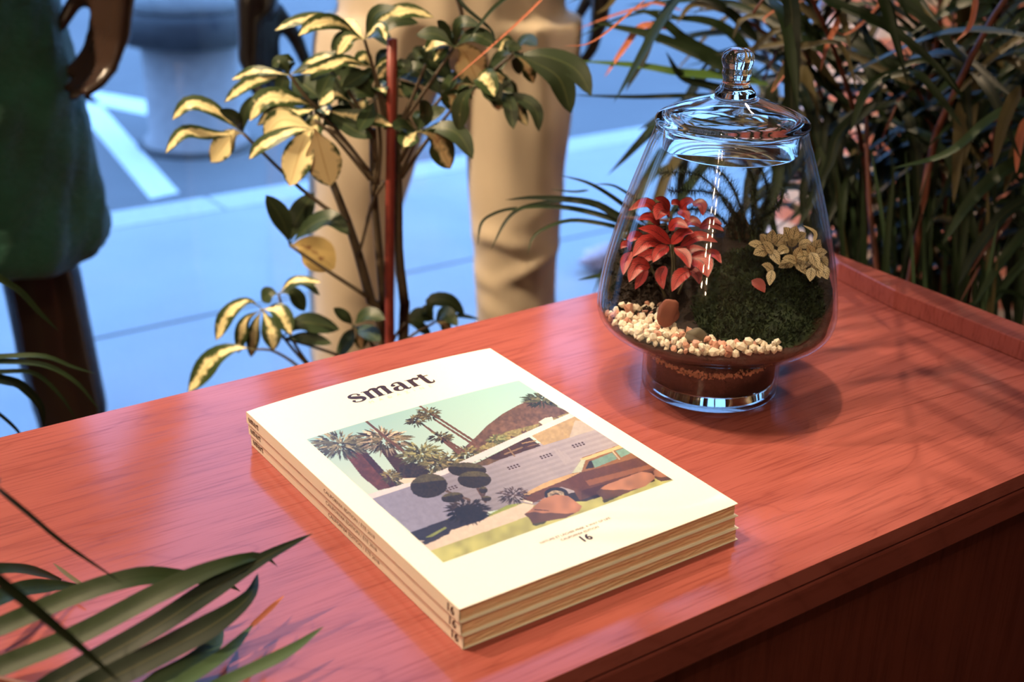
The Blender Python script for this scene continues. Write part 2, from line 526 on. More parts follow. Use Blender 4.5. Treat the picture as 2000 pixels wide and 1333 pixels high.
# bulb strings added out of view on the left wall, for bright dashes in the jar
glb = Mat('glint_bulb'); glb.set(color=(1, .9, .75))
glb.p.inputs['Emission Color'].default_value = (1.0, 0.72, 0.45, 1); glb.p.inputs['Emission Strength'].default_value = 130.0
for k, (gy, gz) in enumerate(((-1.00, 2.62), (-1.32, 2.55))):
    gl_ = thing('added_glint_strings', (-2.27, gy, gz - 1.45), ('first' if k == 0 else 'second') + ' string of small warm bulbs, added on the unseen wall for glints in the jar', 'added glint lights')
    v, f, uv = tube([(-2.275, gy, gz), (-2.272, gy + .01, gz - .7), (-2.275, gy, gz - 1.42)], .002, 6); mk('wire', v, f, LAMP_BODY, gl_)
    for i in range(12):
        z = gz - .06 - i * .115 - .02 * ((i * 7 + k * 3) % 3)
        v, f = lathe([(.0001, -.026), (.014, -.02), (.021, -.005), (.019, .01), (.010, .024), (.0001, .026)], -2.24, gy + .012 * ((i * 5) % 3 - 1), z, 12); mk('bulb', v, f, glb.m, gl_)

# ------------------------------------------------------------------ street
def slab(name, b, mat, label, cat):
    return structure(boxo(name, b, mat), label, cat)
SEAM = [2.07, 2.755, 3.50]
pv = thing('pavement', (1.5, 2.8, 0), 'pale asphalt pavement outside the shop window', 'pavement'); pv['kind'] = 'structure'
for i, (y0, y1) in enumerate(zip(SEAM[:-1], SEAM[1:])):
    boxo('paving_strip', (-6, 12, y0 + .006, y1 - .006, -0.10, 0.0), PAVE, pv)
boxo('joint_bed', (-6, 12, 2.07, 3.50, -0.14, -0.008), plain('joint_dirt', (0.16, 0.15, 0.14), .9), pv)
kb = thing('kerb', (1.5, 3.55, 0), 'light granite kerb between pavement and road', 'kerb'); kb['kind'] = 'structure'
for i in range(17):
    boxo('kerb_stone', (-5.6 + i * 1.0 + .004, -4.6 + i * 1.0 - .004, 3.504, 3.66, -0.15, 0.0), KERB, kb, 0.006)
slab('road', (-14, 22, 3.66, 16, -0.20, -0.10), ROAD, 'dark asphalt road beyond the kerb', 'road')
# gutter stones
slab('gutter', (-14, 22, 3.662, 3.86, -0.14, -0.095), plain('gutter_stone', (0.27, 0.27, 0.27), .8), 'grey gutter strip along the kerb', 'gutter')
def road_mark(name, pts, label):
    q = np.array([PZ(x, y, -0.1) for x, y in pts])
    n = len(q)
    v = np.vstack([q + [0, 0, .0], q + [0, 0, 0.004]])
    f = [tuple(range(n, 2 * n))] + [(i, (i + 1) % n, n + (i + 1) % n, n + i) for i in range(n)]
    structure(mk(name, v, f, PAINT, None, False, origin=q.mean(0)), label, 'road marking')
road_mark('road_marking', [(100, 165), (288, 198), (286, 226), (100, 186)], 'short white painted bar on the road left of the bollard')
road_mark('road_marking', [(110, 165), (160, 165), (350, 378), (294, 390)], 'long white diagonal stripe on the road beside the green skirt')

# bollard with a dark collar
BOL = plain('bollard_concrete', (0.33, 0.29, 0.28), 0.7, 0.12, 30)
BOLD = plain('bollard_collar', (0.028, 0.025, 0.028), 0.6)
bp = PZ(385, 282, -0.1); d_b = float((bp - CAM) @ FW); mpx = d_b / FPX
bl = thing('bollard', bp, 'grey cylindrical street bollard with a dark collar, blurred beyond the glass', 'bollard')
def bprof(pr): return [(r * mpx, z * mpx / 0.93) for r, z in pr]
v, f = lathe(bprof([(0, 0), (100, 0), (100, 14), (88, 18), (90, 185), (0, 185)]), bp[0], bp[1], bp[2], 40); mk('column', v, f, BOL, bl)
v, f = lathe(bprof([(86, 186), (120, 188), (138, 198), (140, 236), (132, 244), (80, 248)]), bp[0], bp[1], bp[2], 40); mk('collar', v, f, BOLD, bl)
v, f = lathe(bprof([(0, 247), (112, 247), (114, 282), (106, 300), (66, 318), (0, 324)]), bp[0], bp[1], bp[2], 40); mk('cap', v, f, plain('bollard_cap', (0.42, 0.42, 0.42), .6), bl)
v, f = lathe(bprof([(84, -1), (112, -1), (112, 6), (84, 6)]), bp[0], bp[1], bp[2], 40, True); mk('base_ring', v, f, BOLD, bl)

# crumpled pale wrapper lying on the pavement
wp = PZ(1185, 522, 0.0)
b = Bag()
vv = []; ff = []
for i in range(9):
    for j in range(13):
        th = 2 * math.pi * j / 12; ph = math.pi * i / 8
        r = 1 + 0.28 * math.sin(5 * th + 3 * i) * math.sin(ph) + .12 * math.cos(7 * th - i)
        vv.append(wp + np.array([.085 * r * math.sin(ph) * math.cos(th), .05 * r * math.sin(ph) * math.sin(th), .03 + .03 * math.cos(ph) * r]))
for i in range(8):
    for j in range(12):
        ff.append((i * 13 + j, i * 13 + j + 1, (i + 1) * 13 + j + 1, (i + 1) * 13 + j))
wo = mk('crumpled_paper', vv, ff, plain('pale_paper', srgb(214, 190, 196), .7, .2, 60), None, True, origin=wp)
tag(wo, 'crumpled pale pink paper lying on the pavement left of the jar', 'litter')

# ------------------------------------------------------------------ cabinet
XL, XR, YF, YB = -0.05, 0.962, 0.4465, 0.887
cab = thing('cabinet', ((XL + XR) / 2, (YF + YB) / 2, 0), 'low red-stained wooden cabinet carrying the magazines and the glass jar', 'cabinet')
def prism(name, poly, z0, z1, mat, parent, bevel=0.0):
    n = len(poly)
    v = [(x, y, z0) for x, y in poly] + [(x, y, z1) for x, y in poly]
    f = [tuple(range(n - 1, -1, -1)), tuple(range(n, 2 * n))] + [(i, (i + 1) % n, n + (i + 1) % n, n + i) for i in range(n)]
    o = mk(name, v, f, mat, parent, False)
    if bevel:
        m = o.modifiers.new('bevel', 'BEVEL'); m.width = bevel; m.segments = 2
    return o
def seam_y(x): return 0.5786 + (x - 0.6393) * (0.5513 - 0.5786) / (0.9100 - 0.6393)
g = 0.0004
prism('top_board', [(XL, YF), (XR, YF), (XR, seam_y(XR) - g), (0.57, seam_y(0.57)), (XR, seam_y(XR) + g), (XR, YB), (XL, YB)], TOP - .012, TOP, WOOD, cab, 0.0002)
boxo('edge_groove', (XL + .004, XR - .002, YF + .0035, YB - .004, TOP - .0145, TOP - .0121), plain('groove_black', (0.02, 0.008, 0.007), .8), cab)
boxo('edge_band', (XL, XR, YF, YB, TOP - .036, TOP - .0146), WOOD_EDGE, cab, 0.0015)
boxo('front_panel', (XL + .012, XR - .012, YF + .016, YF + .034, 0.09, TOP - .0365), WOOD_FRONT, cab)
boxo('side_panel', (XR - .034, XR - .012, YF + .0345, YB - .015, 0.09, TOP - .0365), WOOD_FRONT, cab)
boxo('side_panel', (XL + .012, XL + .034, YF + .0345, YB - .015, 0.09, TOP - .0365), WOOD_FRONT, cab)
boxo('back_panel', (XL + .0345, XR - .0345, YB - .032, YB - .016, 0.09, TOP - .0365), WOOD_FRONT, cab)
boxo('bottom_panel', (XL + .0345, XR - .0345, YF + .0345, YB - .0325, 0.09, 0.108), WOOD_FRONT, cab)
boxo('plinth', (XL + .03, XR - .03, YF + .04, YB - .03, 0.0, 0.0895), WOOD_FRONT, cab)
prism('raised_rim', [(0.931, YF), (XR, YF), (XR, 0.815), (0.945, 0.79), (0.931, 0.709)], TOP + .0002, TOP + .018, WOOD, cab, 0.001)
# ------------------------------------------------------------------ magazines
MX, MY, MW, MH, MT = 0.3157, 0.7803, 0.21, 0.2852, 0.009
PAPER = plain('cover_paper', (0.84, 0.83, 0.70), 0.38, 0.02, 8)
INK = plain('brown_black_ink', srgb(52, 30, 24), 0.45, 0.1, 200)
INKG = plain('grey_brown_ink', srgb(112, 90, 82), 0.5, 0.1, 200)
INKP = plain('pale_gold_ink', srgb(218, 205, 170), 0.5, 0.05, 200)
pg = Mat('page_edges')
_z = pg.coords('Object', (3, 3, 900)); _n = pg.noise(_z, 1.0, 3, 0.7)
_w = pg.coords('Object', (8, 8, 330)); _n2 = pg.noise(_w, 1.0, 2, 0.6)
pg.color(pg.mix(0.5, pg.ramp(_n, [(0.33, srgb(176, 134, 100)), (0.6, srgb(226, 192, 152))]), pg.ramp(_n2, [(0.34, srgb(120, 80, 60)), (0.45, srgb(215, 178, 140)), (0.66, srgb(248, 228, 192))])))
pg.set(rough=0.8).bump(_n, 0.5, 0.0006)
PAGES = pg.m
photo_m = Mat('printed_photo')
_a = photo_m.node('ShaderNodeVertexColor'); _a.layer_name = 'Col'
photo_m.color(_a.outputs['Color']); photo_m.set(rough=0.36)
PHOTO = photo_m.m

def bump_z(a, b, top):
    """the slightly swollen covers: only the uppermost copy bulges"""
    s = np.clip(np.asarray(a) / MW, 0, 1); t = np.clip(np.asarray(b) / MH, 0, 1)
    k = np.sin(np.pi * np.clip(s / 1.02, 0, 1)) ** 0.7
    return top * 0.0036 * k * (1 - t) ** 1.3

def cover_sheet(zf, flip=False, nx=24, ny=24, a0=0.0, a1=MW, b0=0.0, b1=MH):
    A, B = np.meshgrid(np.linspace(a0, a1, nx), np.linspace(b0, b1, ny))
    return A.ravel(), B.ravel(), [(j * nx + i, j * nx + i + 1, (j + 1) * nx + i + 1, (j + 1) * nx + i) for j in range(ny - 1) for i in range(nx - 1)]

def text_mesh(s, size, bold=0.0, spacing=1.0):
    """outline of a line of text as flat polygons, lower left at 0,0; returns verts (x,y) and faces"""
    cu = bpy.data.curves.new('t', 'FONT'); cu.body = s; cu.size = size; cu.space_character = spacing; cu.offset = bold
    cu.resolution_u = 3
    ob = bpy.data.objects.new('t', cu); COL.objects.link(ob)
    dg = bpy.context.evaluated_depsgraph_get()
    me = bpy.data.meshes.new_from_object(ob.evaluated_get(dg))
    v = np.array([q.co[:2] for q in me.vertices]); f = [tuple(p.vertices) for p in me.polygons]
    bpy.data.objects.remove(ob, do_unlink=True); bpy.data.meshes.remove(me)
    return v, f

def fit(v, x0, x1, y0=None, y1=None):
    v = v.copy(); lo = v.min(0); hi = v.max(0)
    s = (x1 - x0) / (hi[0] - lo[0]); sy = s if y0 is None or y1 is None else (y1 - y0) / (hi[1] - lo[1])
    v[:, 0] = x0 + (v[:, 0] - lo[0]) * s; v[:, 1] = (v[:, 1]) * s if y0 is None else y0 + (v[:, 1] - lo[1]) * sy
    return v

def stroke(pts, w, n=28):
    P = catmull([(x, y, 0) for x, y in pts], n)[:, :2]
    W = np.interp(np.linspace(0, 1, n), np.linspace(0, 1, len(w)), w) / 2 * 1.28
    T = np.gradient(P, axis=0); N = np.stack([-T[:, 1], T[:, 0]], 1); N /= np.linalg.norm(N, axis=1)[:, None] + 1e-9
    v = np.vstack([P + N * W[:, None], P - N * W[:, None]])
    return v, [(i, i + 1, n + i + 1, n + i) for i in range(n - 1)]
def disc(cx, cy, r, n=18):
    v = [(cx + r * math.cos(2 * math.pi * k / n), cy + r * math.sin(2 * math.pi * k / n)) for k in range(n)]
    return np.array(v), [tuple(range(n))]
def rect(x0, x1, y0, y1): return np.array([(x0, y0), (x1, y0), (x1, y1), (x0, y1)], float), [(0, 1, 2, 3)]

def title_glyphs():
    V = []; F = []; n = 0
    def put(sh, ox):
        nonlocal n
        v, f = sh
        V.append(v + [ox, 0]); F.extend([tuple(i + n for i in q) for q in f]); n += len(v)
    # s
    x = 0.0
    put(stroke([(.60, .72), (.54, .90), (.34, .97), (.14, .88), (.11, .70), (.32, .54), (.55, .42), (.64, .24), (.52, .06), (.30, .02), (.10, .10), (.06, .26)],
               [.10, .07, .08, .13, .22, .26, .26, .22, .12, .07, .07, .10]), x)
    put(disc(.58, .74, .09), x); put(disc(.10, .25, .09), x)
    # m
    x = .78
    for sx in (.14, .62, 1.10):
        put(rect(sx - .03, sx + .24, .03, .80 if sx > .2 else .95), x); put(rect(sx - .09, sx + .30, 0, .05), x)
    put(rect(0.0, .2, .90, .95), x)
    for sx in (.14, .62):
        put(stroke([(sx + .19, .70), (sx + .28, .88), (sx + .45, .97), (sx + .60, .92), (sx + .585, .70)], [.05, .08, .16, .24, .21]), x)
    # a
    x = 2.33
    put(rect(.48, .74, .16, .72), x)
    put(stroke([(.13, .70), (.18, .88), (.36, .97), (.56, .92), (.605, .68)], [.06, .07, .09, .18, .21]), x); put(disc(.17, .74, .125), x)
    put(stroke([(.55, .56), (.30, .50), (.13, .34), (.13, .14), (.28, .03), (.44, .07), (.54, .22)], [.05, .10, .20, .21, .11, .06, .05]), x)
    put(stroke([(.605, .2), (.66, .07), (.78, .03), (.87, .13)], [.20, .18, .08, .04]), x)
    # r
    x = 3.26
    put(rect(.09, .36, .03, .95), x); put(rect(.02, .46, 0, .05), x); put(rect(-.02, .2, .90, .95), x)
    put(stroke([(.32, .62), (.38, .82), (.50, .94), (.62, .93)], [.05, .08, .12, .10]), x); put(disc(.61, .83, .135), x)
    # t
    x = 3.98
    put(rect(.11, .38, .18, 1.22), x); put(rect(-.08, .62, .87, .96), x)
    put(np_tri(.04, .95, .35, .95, .35, 1.25), x)
    put(stroke([(.245, .22), (.28, .06), (.42, .01), (.55, .08), (.58, .26)], [.21, .20, .12, .07, .04]), x)
    return np.concatenate(V), F
def np_tri(*c): return np.array(c, float).reshape(3, 2), [(0, 1, 2)]

# ---- the printed picture: painted cell by cell from simple shapes
def paint_cover(px, py):
    """px,py: arrays of picture positions (photo pixels); returns linear rgb"""
    zx = (px - 580) * 2.6667; zy = (py - 720) * 2.6667
    n = len(zx)
    rg = np.random.default_rng(3)
    # value noise
    def vn(sx, sy, seed):
        r = np.random.default_rng(seed).random((64, 64))
        u = zx / sx; v = zy / sy
        i = np.floor(u).astype(int); j = np.floor(v).astype(int); fu = u - i; fv = v - j
        fu = fu * fu * (3 - 2 * fu); fv = fv * fv * (3 - 2 * fv)
        g = lambda a, b: r[a % 64, b % 64]
        return (g(i, j) * (1 - fu) + g(i + 1, j) * fu) * (1 - fv) + (g(i, j + 1) * (1 - fu) + g(i + 1, j + 1) * fu) * fv
    n1 = vn(40, 40, 1); n2 = .55 * vn(22, 16, 2) + .45 * vn(9, 8, 7); n3 = .6 * vn(7, 7, 4) + .4 * vn(13, 11, 5)
    L = lambda *c: np.array(c, float)
    img = np.empty((n, 3))
    t = np.clip((zy - 100) / 500, 0, 1)[:, None]; sx = np.clip((zx - 50) / 700, 0, 1)[:, None]
    img[:] = L(128, 190, 205) * (1 - sx) + L(168, 214, 214) * sx
    img = img * (1 - t) + L(205, 228, 220) * t
    def inpoly(P):
        P = np.array(P, float); ins = np.zeros(n, bool); j = len(P) - 1
        for i in range(len(P)):
            xi, yi = P[i]; xj, yj = P[j]
            c = ((yi > zy) != (yj > zy)) & (zx < (xj - xi) * (zy - yi) / (yj - yi + 1e-12) + xi)
            ins ^= c; j = i
        return ins
    def poly(P, c, var=0.0, nz=None):
        m = inpoly(P); k = 1 + var * ((nz if nz is not None else n2)[m] - .5)
        img[m] = L(*c) * k[:, None]
        return m
    def ell(cx, cy, rx, ry, c, var=0.3, rough=0.0, ang=0.0):
        ca, sa = math.cos(ang), math.sin(ang)
        dx = (zx - cx) * ca + (zy - cy) * sa; dy = -(zx - cx) * sa + (zy - cy) * ca
        q = (dx / rx) ** 2 + (dy / ry) ** 2
        m = q + rough * (n3 - .5) < 1
        img[m] = L(*c) * (1 + var * (n3[m] - .5))[:, None]
        return m, dx / rx, dy / ry
    def line(x0, y0, x1, y1, w0, w1, c, var=0.3):
        W = max(w0, w1)
        ix = np.nonzero((zx > min(x0, x1) - W) & (zx < max(x0, x1) + W) & (zy > min(y0, y1) - W) & (zy < max(y0, y1) + W))[0]
        X, Y = zx[ix], zy[ix]
        dx, dy = x1 - x0, y1 - y0; q = np.clip(((X - x0) * dx + (Y - y0) * dy) / (dx * dx + dy * dy + 1e-9), 0, 1)
        d = np.hypot(X - x0 - q * dx, Y - y0 - q * dy)
        m = ix[d < (w0 + (w1 - w0) * q) / 2]
        img[m] = L(*c) * (1 + var * (n3[m] - .5))[:, None]
    def crown(cx, cy, rx, ry, k, cols, seed, w=9):
        """a shaggy palm head: short drooping strokes all over an ellipse, darker below"""
        r2 = np.random.default_rng(seed)
        for i in range(int(k * 1.5)):
            a = r2.uniform(0, 2 * math.pi); l = r2.uniform(.05, .80) ** .8
            x0, y0 = cx + rx * l * math.cos(a), cy + ry * l * math.sin(a)
            ln = r2.uniform(.22, .42)
            x1, y1 = x0 + rx * ln * math.cos(a), y0 + ry * ln * (math.sin(a) + .25)
            c = np.array(cols[r2.integers(len(cols))], float) * (1.12 - .35 * (y0 > cy + ry * .2)) * r2.uniform(.8, 1.15)
            line(x0, y0, x1, y1, w, 2, tuple(c), .3)
    # hill
    m = poly([(860, 440), (950, 360), (1000, 310), (1080, 250), (1160, 205), (1250, 165), (1420, 235), (1440, 250), (1240, 340), (960, 450)], (112, 84, 70), .55, n2)
    m = inpoly([(960, 420), (1100, 340), (1260, 300), (1430, 235), (1440, 270), (1000, 450)]) & (n2 > .38)
    img[m] = L(150, 140, 92) * (1 + .6 * (n3[m] - .5))[:, None]
    crown(1290, 175, 110, 40, 90, [(70, 75, 50), (105, 105, 75), (50, 50, 38)], 11, 10)
    crown(1050, 380, 60, 30, 50, [(130, 135, 90), (90, 95, 60)], 12, 7)
    # greenery behind roof
    for cx, cy, rx, ry, s in ((900, 450, 90, 40, 1), (800, 490, 110, 55, 2), (690, 560, 120, 50, 3), (500, 580, 70, 50, 5)):
        crown(cx, cy, rx, ry, 90, [(85, 82, 52), (120, 112, 70), (60, 52, 38), (150, 140, 95)], 20 + s, 9)
    # tall thin palms
    for a in ((640, 200, 950, 400), (725, 275, 935, 410), (650, 290, 860, 445), (770, 370, 880, 440), (760, 380, 850, 450)):
        line(*a, 9, 12, (112, 78, 62))
    for cx, cy, rx, ry, s in ((700, 248, 66, 34, 1), (628, 282, 54, 34, 2), (758, 368, 66, 32, 3)):
        crown(cx, cy, rx, ry, 46, [(70, 62, 42), (120, 112, 78), (95, 85, 55), (50, 42, 30)], 40 + s, 9)
    # big palms
    m = poly([(240, 440), (345, 430), (420, 520), (510, 620), (420, 640), (330, 560)], (104, 60, 46), .5, n2)
    line(345, 440, 505, 620, 30, 34, (70, 40, 32), .6)
    poly([(430, 420), (500, 420), (640, 560), (600, 590), (540, 570)], (74, 48, 36), .5, n2)
    crown(225, 400, 150, 72, 150, [(92, 88, 66), (128, 122, 95), (66, 60, 44), (160, 150, 120)], 51, 11)
    crown(460, 380, 150, 70, 130, [(96, 88, 62), (136, 122, 92), (62, 52, 40), (196, 176, 150)], 52, 11)
    line(362, 278, 620, 490, 12, 14, (110, 76, 58))
    crown(655, 455, 120, 66, 120, [(104, 104, 66), (146, 144, 98), (66, 62, 42)], 53, 11)
    ell(610, 540, 80, 38, (60, 46, 34), .8, .8)
    crown(740, 500, 100, 45, 70, [(100, 96, 60), (66, 58, 40), (140, 128, 90)], 54, 9)
    crown(490, 570, 60, 40, 40, [(120, 108, 62), (80, 72, 45)], 55, 8)
    # house
    wall = [(380, 680), (560, 620), (760, 560), (1000, 480), (1560, 315), (1700, 400), (1860, 560), (1500, 700), (1170, 720), (800, 790), (590, 862), (480, 760)]
    m = inpoly(wall); g = np.clip((zx - 500) / 1100, 0, 1)[:, None]; s = np.clip((zy - 500) / 350, 0, 1)[:, None]
    base = L(150, 146, 166) * (1 - g) + L(184, 174, 180) * g
    base = base * (1 - s * .12)
    course = 1 - .05 * ((np.floor((zy + .33 * zx) / 14).astype(int) % 2))[:, None]
    img[m] = (base * course)[m] * (1 + .06 * (n2[m] - .5))[:, None]
    poly([(380, 680), (660, 590), (830, 730), (800, 790), (590, 862), (480, 765)], (148, 146, 172), .12)
    poly([(1230, 360), (1455, 255), (1565, 322), (1290, 410)], (186, 160, 118), .2)
    m = poly([(1450, 280), (1500, 285), (1570, 322), (1420, 370)], (196, 184, 172), .1)
    poly([(905, 520), (1215, 366), (1275, 412), (1000, 505)], (74, 48, 34), .6)
    poly([(905, 520), (1000, 478), (1060, 485), (1000, 512)], (110, 86, 62), .4)
    line(1090, 455, 1180, 420, 8, 8, (140, 112, 84)); line(1110, 425, 1140, 465, 7, 7, (140, 112, 84))
    line(1180, 400, 1250, 385, 6, 6, (170, 140, 100)); line(1210, 415, 1265, 400, 6, 6, (120, 90, 66))
    poly([(356, 662), (560, 606), (760, 538), (1000, 432), (1440, 236), (1462, 254), (1000, 466), (760, 566), (560, 628), (384, 684)], (226, 220, 226), .06)
    poly([(530, 590), (560, 578), (640, 575), (640, 590), (560, 606)], (236, 216, 196), .05)
    poly([(1265, 290), (1300, 268), (1335, 262), (1340, 280), (1290, 305)], (240, 226, 214), .05)
    for cx, cy in ((1132, 516), (1300, 460), (1464, 402), (806, 626)):
        for k in range(4):
            for q in range(2):
                ell(cx - 26 + k * 16 + q * 8, cy + 7 - k * 5 + q * 9, 6, 4, (70, 45, 40), .2)
    for k in range(3):
        line(1345 + k * 22, 430 + k * 6, 1400 + k * 14, 500 - k * 6, 10, 16, (180, 171, 178), .05)
    # ground
    poly([(590, 862), (790, 788), (1000, 768), (1180, 706), (1240, 716), (1500, 690), (1860, 560), (1950, 582), (755, 1022)], (186, 186, 112), .25, n1)
    poly([(600, 880), (800, 800), (1000, 780), (1180, 708), (1235, 716), (1215, 770), (1000, 850), (690, 958), (640, 915)], (226, 208, 190), .08)
    poly([(585, 862), (800, 785), (1020, 765), (960, 800), (800, 850), (790, 870), (700, 905), (630, 905)], (52, 46, 52), .3)
    poly([(660, 890), (770, 832), (780, 838), (700, 885)], (140, 150, 80), .2)
    poly([(1000, 768), (1100, 716), (1170, 706), (1080, 745), (1010, 772)], (150, 165, 80), .2)
    poly([(640, 912), (770, 862), (740, 895), (660, 928)], (60, 54, 58), .2)
    # car
    poly([(1240, 700), (1480, 640), (1560, 660), (1840, 560), (1850, 590), (1500, 696)], (46, 32, 28), .3)
    poly([(1172, 690), (1182, 660), (1290, 602), (1420, 556), (1500, 530), (1760, 430), (1850, 510), (1858, 556), (1560, 660), (1470, 690), (1440, 640), (1380, 622), (1320, 640), (1290, 680), (1230, 706)], (104, 64, 40), .2)
    poly([(1182, 660), (1290, 602), (1420, 556), (1480, 545), (1400, 585), (1240, 650), (1190, 672)], (208, 172, 122), .12)
    poly([(1500, 590), (1840, 500), (1850, 520), (1520, 616)], (146, 94, 60), .12)
    poly([(1480, 640), (1850, 535), (1858, 556), (1560, 660), (1480, 685)], (78, 46, 32), .2)
    poly([(1430, 556), (1486, 470), (1680, 402), (1740, 412), (1800, 455), (1760, 470), (1510, 540)], (150, 104, 62), .15)
    poly([(1470, 480), (1680, 404), (1720, 408), (1500, 486)], (226, 196, 140), .08)
    poly([(1432, 552), (1480, 482), (1502, 482), (1480, 545)], (196, 204, 182), .1)
    poly([(1500, 530), (1520, 490), (1535, 484), (1545, 522)], (58, 48, 44), .2)
    poly([(1532, 488), (1636, 444), (1662, 476), (1548, 524)], (122, 158, 146), .2)
    poly([(1652, 436), (1712, 416), (1752, 436), (1680, 470)], (128, 166, 152), .2)
    line(1640, 440, 1672, 478, 7, 7, (206, 190, 160)); line(1170, 690, 1225, 704, 9, 9, (226, 214, 196)); line(1182, 662, 1176, 688, 8, 8, (214, 204, 190))
    ell(1352, 660, 62, 36, (38, 30, 28), .3); ell(1350, 664, 44, 24, (168, 150, 124), .6, .5); ell(1350, 664, 20, 11, (90, 76, 62), .4)
    # spiky plants, topiary
    crown(1130, 665, 80, 44, 70, [(70, 54, 54), (52, 40, 40), (90, 72, 66)], 61, 7)
    crown(890, 745, 110, 66, 170, [(46, 36, 32), (62, 50, 40), (36, 28, 26)], 62, 10); ell(900, 760, 80, 45, (42, 34, 30), .5, .8)
    line(940, 620, 985, 700, 18, 14, (96, 72, 60)); line(780, 645, 900, 690, 10, 12, (104, 82, 68)); line(985, 640, 970, 690, 12, 10, (84, 62, 52))
    for e in ((690, 618, 98, 62, -.1), (893, 536, 100, 38, .05), (930, 586, 88, 44, .0), (812, 678, 58, 26, -.15), (975, 640, 22, 18, 0), (990, 684, 26, 14, 0)):
        m, dx, dy = ell(e[0], e[1], e[2], e[3], (52, 42, 30), .55, .12, e[4])
        lit = m & (dy < -.35); img[lit] = L(88, 80, 52) * (1 + .5 * (n3[lit] - .5))[:, None]
    # rocks
    for P, c in (([(1186, 764), (1225, 735), (1280, 684), (1350, 662), (1410, 668), (1482, 722), (1470, 745), (1400, 782), (1300, 800), (1232, 822), (1214, 790)], (176, 122, 92)),
                 ([(1552, 650), (1600, 612), (1780, 542), (1830, 548), (1856, 572), (1800, 618), (1680, 662), (1592, 702), (1585, 676)], (180, 126, 96)),
                 ([(1842, 540), (1862, 516), (1900, 530), (1946, 580), (1880, 592), (1850, 575)], (160, 110, 84))):
        m = poly(P, c, .28, n1)
        P = np.array(P); cy = P[:, 1].mean(); lo = m & (zy > cy + .0 * zx + 10 * (n1 - .5) + 12); img[lo] *= .56
    line(1240, 740, 1310, 745, 6, 4, (84, 52, 40)); 
    poly([(1225, 815), (1300, 800), (1290, 812), (1240, 826)], (70, 70, 40), .2); poly([(1585, 690), (1690, 660), (1640, 684), (1595, 704)], (70, 66, 42), .2)
    img = np.clip(img / 255.0, 0, 1)
    lin = np.where(img <= .04045, img / 12.92, ((img + .055) / 1.055) ** 2.4)
    return lin

